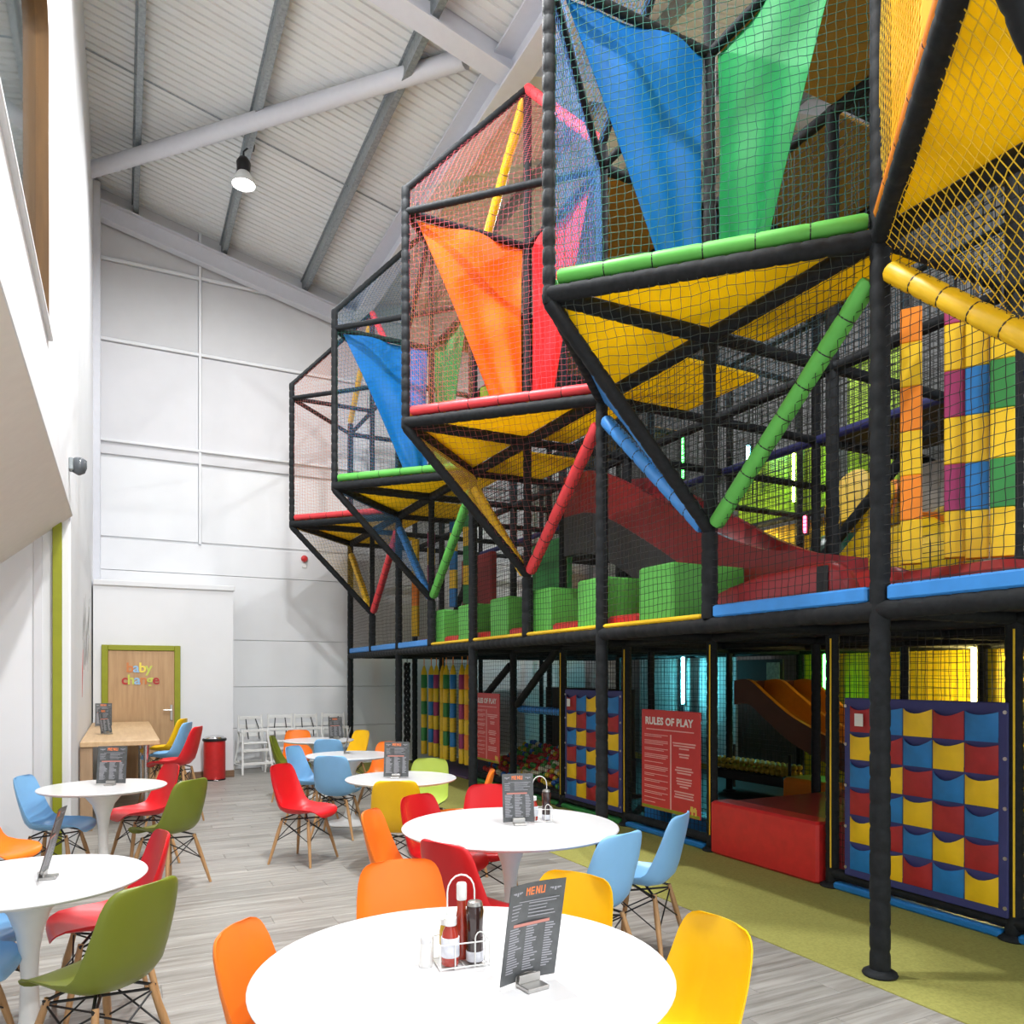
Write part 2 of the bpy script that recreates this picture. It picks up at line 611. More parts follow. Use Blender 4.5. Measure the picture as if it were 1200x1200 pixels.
def lining(inset):
    pts = [(-3.0, z0 + inset), (y1 - inset, z0 + inset)]
    for k in range(9):
        t = PI / 2 * k / 8
        pts.append((y1 - inset - (RY - inset) * (1 - math.cos(t)), z1 - R + (R - inset) * math.sin(t)))
    pts.append((-3.0, z1 - inset))
    return pts


fr = MB()
po, pi = lining(0.0), lining(0.035)
n = len(po)
for i in range(n):
    pass
vs = [(XW - 0.002, *p) for p in po] + [(XW - 0.002, *p) for p in pi] + [(-0.50, *p) for p in po] + [(-0.50, *p) for p in pi]
fs = []
for i in range(n - 1):
    fs += [(i, i + 1, n + i + 1, n + i), (n + i, n + i + 1, 3 * n + i + 1, 3 * n + i), (2 * n + i + 1, 2 * n + i, 3 * n + i, 3 * n + i + 1)]
fr.add(vs, fs)
fr.build('window_lining', M_FRAME, wn, 40)
# wall filling outside the rounded corner
cr_ = [p for p in po[2:]]
MB().slab([(XW - 0.012, y1, z1)] + [(XW - 0.012, *p) for p in reversed(cr_[:-1])], (-0.2, 0, 0)).build('corner_filling', M_WALL, wn)
gl = bpy.data.materials.new('window_glass')
gl.use_nodes = True
gb = gl.node_tree.nodes['Principled BSDF']
gb.inputs['Base Color'].default_value = (0.80, 0.90, 0.90, 1)
gb.inputs['Roughness'].default_value = 0.02
gb.inputs['Transmission Weight'].default_value = 1.0
gb.inputs['IOR'].default_value = 1.5
gz = gl.node_tree.nodes.new('ShaderNodeTexNoise')
gz.inputs['Scale'].default_value = 2.0
gmr = gl.node_tree.nodes.new('ShaderNodeMapRange')
gmr.inputs['To Min'].default_value = 0.01
gmr.inputs['To Max'].default_value = 0.04
gl.node_tree.links.new(gz.outputs['Fac'], gmr.inputs['Value'])
gl.node_tree.links.new(gmr.outputs['Result'], gb.inputs['Roughness'])
MB().box(-0.462, -0.452, -3, y1 - 0.02, z0 + 0.02, z1 - 0.02).build('pane', gl, wn)
MB().rbox(-0.50, XW + 0.02, -3, y1, z0 - 0.012, z0 + 0.012, 0.004).build('sill', M_WALL, wn)
# the dim room behind the glass
rm = MB()
rm.box(-3.2, -3.1, -3, 7.75, 3.3, 7.5).box(-3.2, -0.9, 7.65, 7.75, 3.3, 7.5).box(-3.2, -0.4, -3, 7.75, 7.4, 7.5).box(-3.2, -0.56, -3, 7.75, 3.3, 3.4)
rm.build('mezzanine_room', M_WALLG, wl)

# changing room in the far corner
wp = struct(MB().box(-0.38, 1.57, 12.85, YB, 0, 2.94).build('wall_partition', M_WALL))
MB().rbox(-0.38, 1.59, 12.82, YB, 2.94, 3.02, 0.008).build('coping', M_WALL, wp)
bb = struct(MB().rbox(0.80, 1.585, 12.825, 12.86, 0.0, 0.11, 0.004).build('baseboard_partition', M_SKIRT))

d1 = sroot('door_1', (0, 12.85, 0))
dfr = MB()
for a in ((-0.27, -0.185, 0, 2.06), (0.715, 0.80, 0, 2.06), (-0.185, 0.715, 1.98, 2.06)):
    dfr.rbox(a[0], a[1], 12.80, 12.87, a[2], a[3], 0.006)
dfr.build('door_frame', M_OLIVE, d1)
MB().rbox(-0.185, 0.715, 12.82, 12.86, 0.008, 1.978, 0.004).build('door_leaf', M_OAK, d1)
LC = {'o': (0.60, 0.20, 0.06), 'b': (0.30, 0.50, 0.72), 'y': (0.85, 0.70, 0.10), 'l': (0.55, 0.62, 0.10), 'r': (0.45, 0.03, 0.03)}
for word, cols, z, x0 in (('baby', 'obyl', 1.655, 0.105), ('change', 'rlbolr', 1.475, 0.035)):
    for i, ch in enumerate(word):
        me = text_mesh(ch, 0.205, mat('letter_' + cols[i], LC[cols[i]], 0.4), 0.004, 0.004)
        link('letter', me, d1, (x0 + 0.085 * i, -0.032, z), rot=(PI / 2, 0, 0))
hd = MB()
hd.rbox(0.655, 0.69, 12.805, 12.82, 0.92, 1.16, 0.004)
hd.tube([(0.672, 12.81, 1.08), (0.672, 12.76, 1.08), (0.56, 12.755, 1.08)], 0.010, 8)
hd.build('door_handle', M_STEEL, d1, 40)

# right wall behind the play frame, roof
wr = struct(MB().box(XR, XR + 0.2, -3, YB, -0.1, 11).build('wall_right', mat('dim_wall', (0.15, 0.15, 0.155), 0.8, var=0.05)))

XV = 3.81         # valley between the two roof slopes
ce = MB()
pitch = 0.125
prof = []
y = -3.0
while y < YB:
    prof += [(y, 0), (y + 0.085, 0), (y + 0.09, 0.022), (y + 0.12, 0.022)]
    y += pitch
for (xa, za, xb, zb) in ((-0.9, roof_z(-0.9), XV, roof_z(XV)), (XV, roof_z(XV), XR, roof_z(XV) + 0.231 * (XR - XV))):
    vs = []
    for yy, dz in prof:
        vs += [(xa, yy, za + dz), (xb, yy, zb + dz)]
    fs = [(2 * i, 2 * i + 1, 2 * i + 3, 2 * i + 2) for i in range(len(prof) - 1)]
    ce.add(vs, fs)
    ce.add([(xa, -3, za + 0.15), (xb, -3, zb + 0.15), (xb, YB, zb + 0.15), (xa, YB, za + 0.15)], [(0, 1, 2, 3)])
ce = struct(ce.build('ceiling', M_ROOF))
for px_ in (0.17, 1.51, 2.86):
    z = roof_z(px_)
    p = MB()
    p.rbox(px_ - 0.035, px_ + 0.035, -3, YB, z - 0.02, z - 0.005, 0.003)
    p.box(px_ - 0.008, px_ + 0.008, -3, YB, z - 0.20, z - 0.01)
    p.rbox(px_ - 0.01, px_ + 0.07, -3, YB, z - 0.215, z - 0.20, 0.003)
    p.box(px_ + 0.055, px_ + 0.07, -3, YB, z - 0.21, z - 0.18)
    p.build('purlin', M_GALV, ce)
for px_ in (5.2, 6.6, 8.0):
    z = roof_z(XV) + 0.231 * (px_ - XV)
    MB().box(px_ - 0.03, px_ + 0.03, -3, YB, z - 0.2, z - 0.005).build('purlin', M_GALV, ce)
for yy in (5.0, 10.75):
    MB().tube([(-0.4, yy, roof_z(-0.4) - 0.09), (XV, yy, roof_z(XV) - 0.09)], 0.012, 6).build('sag_rod', M_GALV, ce)


def rafter(name, y, xa, xb, za, zb, depth, wid):
    p = MB()
    for x0, z0_, x1, z1_ in ((xa, za, xb, zb),):
        def pr(zo0, zo1, w_):
            p.add([(x0, y - w_, z0_ + zo0), (x1, y - w_, z1_ + zo0), (x1, y + w_, z1_ + zo0), (x0, y + w_, z0_ + zo0),
                   (x0, y - w_, z0_ + zo1), (x1, y - w_, z1_ + zo1), (x1, y + w_, z1_ + zo1), (x0, y + w_, z0_ + zo1)],
                  [(3, 2, 1, 0), (4, 5, 6, 7), (0, 1, 5, 4), (1, 2, 6, 5), (2, 3, 7, 6), (3, 0, 4, 7)])
        pr(0, 0.02, wid / 2)
        pr(0.02, depth - 0.02, 0.012)
        pr(depth - 0.02, depth, wid / 2)
    return p.build(name, M_STEELW, ce)


rafter('rafter', 13.72, -0.4, XV, 8.81, 8.81 - 0.231 * (XV + 0.4), 0.30, 0.17)
rafter('rafter', 7.50, -0.4, XV, 9.10, 8.10, 0.42, 0.26)
rafter('rafter', 0.8, -0.4, XV, 9.10, 8.10, 0.42, 0.26)
rafter('rafter', 7.50, XV, XR, 8.10, 8.10 + 0.231 * (XR - XV), 0.42, 0.26)
vb = MB()
vb.rbox(XV - 0.13, XV + 0.13, -3, YB, 8.02, 8.05, 0.004).box(XV - 0.015, XV + 0.015, -3, YB, 8.05, 8.4).box(XV - 0.22, XV + 0.22, -3, YB, 8.34, 8.37)
vb.build('valley_beam', M_STEELW, ce)
MB().tube([(-0.45, 12.85, 9.0), (3.38, 7.80, 8.42)], 0.105, 16).build('brace_tube', M_STEELW, ce, 50)

# ================================================================== LAMPS
lamp_labels = ['high-bay lamp hanging from the roof rail over the far cafe tables', 'added unseen high-bay lamp that brightens the foot of the gable wall', 'high-bay lamp hanging above the middle of the cafe',
               'high-bay lamp above the near tables', 'high-bay lamp above the entrance side', 'high-bay lamp over the front of the play frame',
               'high-bay lamp over the far half of the play frame']
for (lx, ly, lz, lp), lab in zip(LAMPS, lamp_labels):
    t = thing('high_bay_lamp', lab, 'lamp', (lx, ly, lz), group='high-bay lamps under the roof')
    top = (roof_z(lx) if lx < XV else roof_z(XV) + 0.231 * (lx - XV)) - lz - 0.2
    MB().lathe([(0.045, 0.16), (0.085, 0.17), (0.095, 0.30), (0.06, 0.36), (0.03, 0.38)], 16).build('housing', M_BLACKM, t, 40, False)
    rf = MB()
    rf.lathe([(0.155, 0.0), (0.15, 0.03), (0.125, 0.10), (0.08, 0.165), (0.07, 0.165), (0.115, 0.10), (0.14, 0.03), (0.147, 0.002)], 24, caps=False)
    rf.build('reflector', M_WHITEP, t, 40, False)
    MB().lathe([(0.14, 0.012), (0.14, 0.02)], 24).build('lens', M_LAMPGLOW, t, None, False)
    br = MB()
    br.tube([(0, 0, 0.37), (0, 0, 0.45), (0.04, 0, 0.5), (0.1, 0, top + 0.02)], 0.012, 6)
    br.rbox(0.06, 0.14, -0.05, 0.05, top - 0.02, top + 0.03, 0.004)
    br.build('bracket', M_BLACKM, t, None, False)
    ld = bpy.data.lights.new('lamp_light', 'AREA')
    ld.shape = 'DISK'
    ld.size = 0.27
    ld.energy = LAMP_POWER * lp
    ld.color = (0.98, 0.99, 1.0)
    link('lamp_light', ld, t, (0, 0, -0.01))


# ================================================================== PLAY FRAME
XF = 3.6                        # front line of posts
YP = [0.10, 2.76, 5.42, 8.08, 10.74, 13.40]
YS = [0.10 + 1.33 * k for k in range(11)]
ZD, ZP, ZT = 1.95, 3.93, 5.87
pf = thing('play_structure', 'black padded indoor play frame with raised decks and black nets', 'play frame', (6.0, 6.7, 0))
flange = MB().lathe([(0.085, 0.0), (0.09, 0.008), (0.085, 0.02), (0.06, 0.035)], 20).mesh('base_flange', M_BLACK, 40)


def post(x, y, z0, z1, r=0.05, n=10, seg=0.13):
    o = pole('post', (x, y, z0), (x, y, z1), r, pf, n, seg)
    if z0 < 0.1:
        link('base_flange', flange, o, (0, 0, 0.0))
    return o


for y in YP:
    post(XF, y, 0.006, 6.05, 0.052, 12)
for y in YS[1:]:
    post(4.8, y, 0.006, 5.9, 0.05, 10)
for x in (6.13, 7.46, 8.8):
    for k, y in enumerate(YS):
        if k % 2 == 0:
            post(x, y, 0.006, 5.9, 0.045, 8, 0.2)
for i in range(5):
    a, b_ = YP[i], YP[i + 1]
    pole('beam', (XF, a, ZD), (XF, b_, ZD), 0.052, pf, 12)
for x in (4.8, 6.13, 7.46, 8.8):
    for i in range(5):
        for z in (ZD, ZP, ZT):
            if x == 7.46 and z == ZP:
                continue
            pole('beam', (x, YP[i], z), (x, YP[i + 1], z), 0.045, pf, 8, 0.2, M_BLUED if x == 6.13 and z == ZP else None)
    if x == 4.8:
        for k in range(len(YS) - 1):
            if 4.0 < YS[k] < 4.2 or YS[k] > 10.5:
                continue
            pole('rail', (4.8, YS[k], 0.11), (4.8, YS[k + 1], 0.11), 0.045, pf, 8, 0.16)
for y in YS:
    for xa, xb in ((3.6, 4.8), (4.8, 6.13), (6.13, 7.46), (7.46, 8.8)):
        for z in (ZD, ZP):
            if z == ZP and xa > 6 and int(y * 3) % 2:
                continue
            pole('beam', (xa, y, z), (xb, y, z), 0.042, pf, 8, 0.2)
for y in (2.76, 5.42, 8.08, 10.74, 13.4):
    pole('beam', (3.6, y, ZT), (4.8, y, ZT), 0.042, pf, 8, 0.2)
    pole('beam', (4.8, y, ZT), (8.8, y, ZT), 0.042, pf, 8, 0.2)

# deck boards
XS = [3.6, 4.8, 6.13, 7.46, 8.8]
rnd = random.Random(3)
for i in range(4):
    for k in range(len(YS) - 1):
        MB().rbox(XS[i] + 0.02, XS[i + 1] - 0.02, YS[k] + 0.02, YS[k + 1] - 0.02, ZD + 0.03, ZD + 0.06, 0.004).build('deck_board', M_DECK, pf)
        if i == 0 and k > 1:
            ya, yb, xb = (YS[k] + 0.45, YS[k + 1] - 0.02, 4.5) if k % 2 else (YS[k] + 0.05, YS[k + 1] - 0.05, 4.05)
            MB().rbox(3.62, xb, ya, yb, ZP + 0.03, ZP + 0.06, 0.004).build('deck_board', M_YTRANS, pf)
        elif i > 1 and rnd.random() < 0.25:
            MB().rbox(XS[i] + 0.02, XS[i + 1] - 0.02, YS[k] + 0.02, YS[k + 1] - 0.02, ZP + 0.03, ZP + 0.06, 0.004).build('deck_board', M_DECK, pf)
        if i == 1 or (i > 1 and rnd.random() < 0.3) or (i == 0 and k in (2, 4, 6)):  # second-row boards added to darken the upper interior
            MB().rbox(XS[i] + 0.02, XS[i + 1] - 0.02, YS[k] + 0.02, YS[k + 1] - 0.02, ZT + 0.03, ZT + 0.06, 0.004).build('deck_board', M_DECK if i == 1 and k % 3 else M_OCHRE, pf)

# coloured kerbs on the deck edge, and along the floor at the back line
for (ya, yb, mt, h, nm) in ((0.1, 2.70, M_BLUEF, 0.085, 'edge_pad'), (2.82, 4.03, M_BLUEF, 0.085, 'edge_pad'), (4.15, 5.36, M_YEL, 0.035, 'edge_pad'), (5.48, 8.02, M_YEL, 0.035, 'edge_pad'),
                            (8.14, 9.35, M_YEL, 0.035, 'edge_pad'), (9.47, 10.68, M_BLUEF, 0.085, 'edge_pad'), (10.80, 13.34, M_BLUEF, 0.085, 'edge_pad')):
    MB().rbox(XF - 0.035, XF + 0.06, ya, yb, ZD + 0.045, ZD + 0.045 + h, 0.012).build(nm, mt, pf)
for (ya, yb, mt) in ((1.48, 2.71, M_BLUE), (2.81, 4.04, M_BLUE), (5.47, 6.70, M_BLUE), (6.80, 8.03, M_GRN), (8.13, 9.36, M_GRN), (9.46, 10.6, M_GRN)):
    MB().rbox(4.74, 4.84, ya, yb, 0.008, 0.06, 0.012).build('floor_kerb', mt, pf)

for yy in (4.09, 5.42, 6.75, 8.08, 2.76):
    MB().tube([(4.745, yy - 0.03, 0.16), (4.742, yy - 0.032, 1.0), (4.745, yy - 0.03, 1.88)], 0.006, 6).build('lacing_cord', NETM['yellow'], pf)
# nets of the frame: deck front, back line below, cross nets inside
for k in range(len(YS) - 1):
    a, b_ = YS[k] + 0.04, YS[k + 1] - 0.04
    net('net', [(XF - 0.02, b_, ZD + 0.08), (XF - 0.02, a, ZD + 0.08), (XF - 0.02, a, ZP - 0.05), (XF - 0.02, b_, ZP - 0.05)], NETM['black'], pf, 0.052, 0.0022, 0.006, k)
    if k >= 1 and k not in (3, 9):
        net('net', [(4.8, b_, 0.15), (4.8, a, 0.15), (4.8, a, ZD - 0.05), (4.8, b_, ZD - 0.05)], NETM['black'], pf, 0.055, 0.0024, 0.004, k + 3)
for x, z0_, z1_ in ((6.13, 2.05, 3.85), (6.13, 4.0, 5.8), (8.75, 2.05, 3.85), (8.75, 4.0, 5.8), (8.75, 0.1, 1.9), (7.46, 4.0, 5.8)):
    for i in range(1, 5):
        net('net', [(x, YP[i + 1], z0_), (x, YP[i], z0_), (x, YP[i], z1_), (x, YP[i + 1], z1_)], NETM['black'], pf, 0.075, 0.0035, 0.004, i, True)
for y in (2.76, 5.42, 8.08, 10.74):
    for z0_, z1_ in ((4.0, 5.8),):
        net('net', [(4.8, y, z0_), (8.8, y, z0_), (8.8, y, z1_), (4.8, y, z1_)], NETM['black'], pf, 0.075, 0.003, 0.004, y, True)
for i in range(1, 5):
    net('net', [(4.8, YP[i + 1], 4.0), (4.8, YP[i], 4.0), (4.8, YP[i], 5.8), (4.8, YP[i + 1], 5.8)], NETM['navy'], pf, 0.06, 0.003, 0.004, i, True)

# coloured wall boards at the back of the frame
for k in range(len(YS) - 1):
    a, b_ = YS[k] + 0.03, YS[k + 1] - 0.03
    if k in (3, 4, 5, 0, 1, 2):
        MB().rbox(8.86, 8.90, a, b_, 0.1, 1.92, 0.005).build('back_board', mat('sunny_board', (0.95, 0.72, 0.02), 0.5), pf)
    if k in (4, 5, 6):
        MB().rbox(8.86, 8.90, a, b_, 2.05, 3.85, 0.005).build('back_board', M_YEL, pf)
    if k in (7, 8):
        MB().rbox(8.86, 8.90, a, b_, 0.1, 1.92, 0.005).build('back_board', mat('white_board', (0.8, 0.82, 0.8), 0.5), pf)
M_LIMEB = mat('lime_board', (0.40, 0.62, 0.03), 0.5)
MB().rbox(8.86, 8.90, 7.5, 9.4, 4.0, 4.9, 0.005).build('back_board', M_LIMEB, pf)
MB().rbox(8.86, 8.90, 6.4, 7.3, 4.0, 5.9, 0.005).build('back_board', M_LIMEB, pf)
MB().rbox(7.40, 7.43, 4.15, 5.35, 2.6, 3.8, 0.005).build('back_board', mat('pale_board', (0.7, 0.7, 0.7), 0.5), pf)
MB().rbox(7.50, 7.53, 10.35, 13.3, 0.05, 1.38, 0.005).build('back_board', M_DECK, pf)  # dark board added to hide the cyan-lit back wall
MB().slab([(6.17, 5.95, 2.06), (6.17, 4.75, 2.06), (6.17, 4.75, 3.16)], (0.03, 0, 0)).build('guard_board', M_YEL, pf)
for k in range(3):
    MB().rbox(8.86, 8.90, YS[k] + 0.03, YS[k + 1] - 0.03, 2.05, 3.0, 0.005).build('back_board', mat('turquoise_board', (0.10, 0.50, 0.46), 0.5), pf)
# dark diagonal braces
for p, q in (((6.13, 4.2, 3.75), (6.13, 6.1, 2.1)), ((6.13, 9.4, 2.05), (6.13, 8.1, 3.9)), ((4.8, 8.1, 2.0), (4.8, 9.3, 1.2)), ((4.8, 10.7, 1.1), (4.8, 9.5, 1.75)),
             ((7.46, 2.8, 2.1), (7.46, 5.4, 4.0)), ((4.8, 12.0, 2.1), (4.8, 10.9, 3.2))):
    pole('brace', p, q, 0.05, pf, 8, 0.2)
for yy in (6.75, 8.08):
    foam_tube('rail_tube', (4.86, yy + 0.1, 1.15), (4.86, yy + 1.25, 1.15), 0.05, M_BLUEF, pf, 0.1)

# ------------------------------------------------------------------ projecting bays
BAY_LABEL = ['projecting bay with yellow net underneath, at the near end of the play frame',
             'projecting bay in dark green net with green padded edge, nearest complete bay',
             'projecting bay in red net with a pointed red roof edge, second complete bay',
             'projecting bay in dark net with green padded edge, beyond the red bay',
             'farthest projecting bay in pale red net by the gable wall']
for bi in range(5):
    ym = 1.43 + 2.66 * bi
    A = bi in (1, 3)
    t = thing('play_bay', BAY_LABEL[bi], 'play bay', (XF, ym, ZD))
    Rp, Lp, Mp, Cp = (XF, ym - 1.33), (XF, ym + 1.33), (XF, ym), (2.33, ym)

    def V(p, z):
        return Vector((p[0], p[1], z))
    r1 = 0.05
    ap, bt = V(Mp, 7.45), V(Mp, 2.60)
    pole('corner_pole', V(Cp, ZP - 0.06), V(Cp, 6.10), 0.041, t, 12, 0.12, None, 0.80)
    pole('mid_post', V(Mp, ZD + 0.04), V(Mp, 2.58), 0.057, t, 12, 0.11)
    pole('mid_post', V(Mp, 2.58), V(Mp, 7.45), 0.042, t, 10)
    for a, b_ in ((Cp, Rp), (Cp, Lp), (Cp, Mp), (Rp, Mp), (Mp, Lp)):
        pole('platform_beam', V(a, ZP), V(b_, ZP), 0.052, t, 10)
    for a, b_ in ((Cp, Rp), (Cp, Lp), (Cp, Mp), (Rp, Mp), (Mp, Lp)):
        pole('top_beam', V(a, ZT), V(b_, ZT), 0.034, t, 10)
    pole('roof_beam', V(Cp, 6.08), ap, 0.034, t, 10)
    pole('brace', V(Cp, ZP - 0.04), bt, 0.045, t, 10)
    c_r, c_l = (M_GREENF, M_BLUEF) if A else (mat('red_foam', (0.78, 0.05, 0.06), 0.45), mat('yellow_foam', (0.90, 0.55, 0.01), 0.42))
    foam_tube('arm_tube', bt + Vector((0, -0.06, 0.03)), V(Rp, ZP - 0.2) + Vector((0, 0.06, 0)), 0.056, c_r, t)
    foam_tube('arm_tube', bt + Vector((0, 0.06, 0.03)), V(Lp, ZP - 0.2) + Vector((0, -0.06, 0)), 0.056, c_l, t)
    foam_tube('roof_tube', ap, V(Rp, 6.08), 0.05, c_r, t)
    foam_tube('roof_tube', ap, V(Lp, 6.08), 0.05, c_l, t) if not A else pole('roof_tube', ap, V(Lp, 6.08), 0.04, t)
    # padded platform edge on the two outer sides
    for a, b_, in ((Cp, Rp), (Cp, Lp)):
        d = (V(b_, 0) - V(a, 0)).normalized()
        foam_tube('edge_pad', V(a, ZP + 0.10) + d * 0.06, V(b_, ZP + 0.10) - d * 0.06, 0.045, c_r if (b_ is Rp or A) else M_ORG, t, 0.3)
    # yellow floor boards
    for a in (Rp, Lp):
        s_ = 0.03 if a is Lp else -0.03
        MB().slab([V(Cp, ZP + 0.045) + Vector((0.05, s_, 0)), V(Mp, ZP + 0.045) + Vector((-0.03, s_, 0)), V(a, ZP + 0.045) + Vector((-0.03, -s_ * 1.5, 0))], (0, 0, 0.022)).build('platform_board', M_YTRANS, t)
    cols = dict(ur='teal', ul='blue', rr='navy', rl='blue', lr='grey', ll='blue') if A else dict(ur='crimson', ul='orange', rr='crimson', rl='orange', lr='maroon', ll='yellow')
    if bi == 3:
        cols.update(ur='teal', lr='black')
    if bi == 4:
        cols.update(ur='rose', rr='rose', lr='black')
    if bi == 0:
        cols.update(ll='yellow', ul='yellow')
    sp = 0.048
    q = 0.0021 if bi < 2 else 0.0014
    net('side_net', [V(Cp, ZP + 0.05), V(Rp, ZP + 0.05), V(Rp, 6.02), V(Cp, 6.05)], NETM[cols['ur']], t, sp, q, 0.009, bi)
    net('side_net', [V(Lp, ZP + 0.05), V(Cp, ZP + 0.05), V(Cp, 6.05), V(Lp, 6.02)], NETM[cols['ul']], t, sp, q, 0.009, bi + 5)
    net('roof_net', [V(Cp, 6.07), V(Rp, 6.04), ap], NETM[cols['rr']], t, sp, q, 0.006, bi + 9)
    net('roof_net', [V(Lp, 6.04), V(Cp, 6.07), ap], NETM[cols['rl']], t, sp, q, 0.006, bi + 12)
    net('underside_net', [V(Cp, ZP - 0.01), V(Rp, ZP - 0.01), bt], NETM[cols['lr']], t, sp * 1.15, q, 0.012, bi + 15, belly=-0.03)
    net('underside_net', [V(Lp, ZP - 0.01), V(Cp, ZP - 0.01), bt], NETM[cols['ll']], t, sp if bi else 0.054, q + 0.0009, 0.008, bi + 18)


# ------------------------------------------------------------------ sails
def sail(label, mt, tl, tr, brr, bl, amp=0.03, seed=0.0, group='fabric sails in the projecting bays'):
    tl, tr, brr, bl = map(Vector, (tl, tr, brr, bl))
    nrm = (tr - tl).cross(bl - tl).normalized()
    N = 20
    c = (tl + tr + brr + bl) / 4
    vs, fs = [], []
    for side in (0, 1):
        for j in range(N + 1):
            v = j / N
            for i in range(N + 1):
                u = i / N
                # edges are pulled in between the fixing points
                a = tl.lerp(bl, v)
                b_ = tr.lerp(brr, v)
                uu = u + 0.05 * (0.5 - u) * math.sin(PI * v)
                p = a.lerp(b_, uu)
                ed = math.sin(PI * min(max(u, 0), 1)) ** 0.5
                f_ = amp * ed * (math.sin(5 * u + 6 * v + seed) * (1 - 0.4 * v) + 0.7 * math.sin(11 * u - 4 * v + 2 * seed)) + amp * 0.5 * math.sin(14 * v + 3 * u + seed) * ed
                p = p + nrm * (f_ + side * 0.003) - c
                vs.append(p)
        o = side * (N + 1) ** 2
        for j in range(N):
            for i in range(N):
                q = (o + j * (N + 1) + i, o + j * (N + 1) + i + 1, o + (j + 1) * (N + 1) + i + 1, o + (j + 1) * (N + 1) + i)
                fs.append(q if side else q[::-1])
    o = MB().add(vs, fs).build('fabric_sail', mt, None, 180)
    o.location = c
    return tag(o, label, 'sail', group)


for bi, ml, mr, ll, lr in ((1, F_BLUE, F_GREEN, 'blue fabric sail hanging in the dark green netted bay', 'green fabric sail hanging beside the blue sail in the nearest bay'),
                           (2, F_ORANGE, F_RED, 'orange fabric sail hanging in the red netted bay', 'red fabric sail hanging right beside the orange sail'),
                           (3, F_BLUE, F_GREEN, 'blue fabric sail in the bay beyond the red bay', 'green fabric sail seen through the orange net of the red bay'),
                           ):
    ym = 1.43 + 2.66 * bi
    sail(ll, ml, (2.44, ym + 0.01, ZT - 0.04), (XF - 0.05, ym + 0.01, ZT - 0.02), (XF - 0.05, ym + 0.01, ZP + 0.12), (XF - 0.28, ym + 0.01, ZP + 0.12), 0.035, bi * 1.3)
    sail(lr, mr, (XF + 0.02, ym - 0.06, ZT - 0.04), (XF + 0.02, ym - 1.12, ZT - 0.02), (XF + 0.02, ym - 0.40, ZP + 0.12), (XF + 0.02, ym - 0.06, ZP + 0.12), 0.03, bi * 2.1)
sail('lime fabric sail low beside a post behind the orange sail', F_LIME, (XF + 0.05, 8.0, ZT - 1.0), (XF + 0.05, 7.75, ZT - 1.0), (XF + 0.05, 7.45, ZP + 0.12), (XF + 0.05, 8.0, ZP + 0.12), 0.012, 4)
sail('golden orange fabric sheet inside the nearest cut-off bay', F_GOLD, (3.50, 2.62, 5.9), (2.62, 1.76, 5.9), (2.62, 1.76, ZP + 0.14), (3.50, 2.62, ZP + 0.14), 0.012, 2)

# ------------------------------------------------------------------ deck contents
for k in range(6):
    ya = 4.56 + 0.92 * k
    z = ZD + 0.062
    bm = MB()
    bm.rbox(3.66, 4.40, ya, ya + 0.43, z, z + 0.44, 0.015)
    bm.box(3.70, 4.36, ya + 0.04, ya + 0.39, z + 0.44, z + 0.445)
    nm = ['nearest the red slide', 'second from the red slide', 'third from the red slide', 'fourth from the red slide', 'fifth from the red slide', 'farthest from the red slide'][k]
    tag(bm.build('foam_block', M_GREENF), 'green foam block on the deck, ' + nm, 'foam block', 'green foam blocks along the deck')
    if k < 6:
        tag(MB().rbox(3.67, 4.5, ya + 0.45, ya + 0.90, z, z + 0.09, 0.02).build('foam_mat', M_RED), 'red floor mat on the deck behind the green block ' + nm, 'mat', 'red mats between the green blocks')


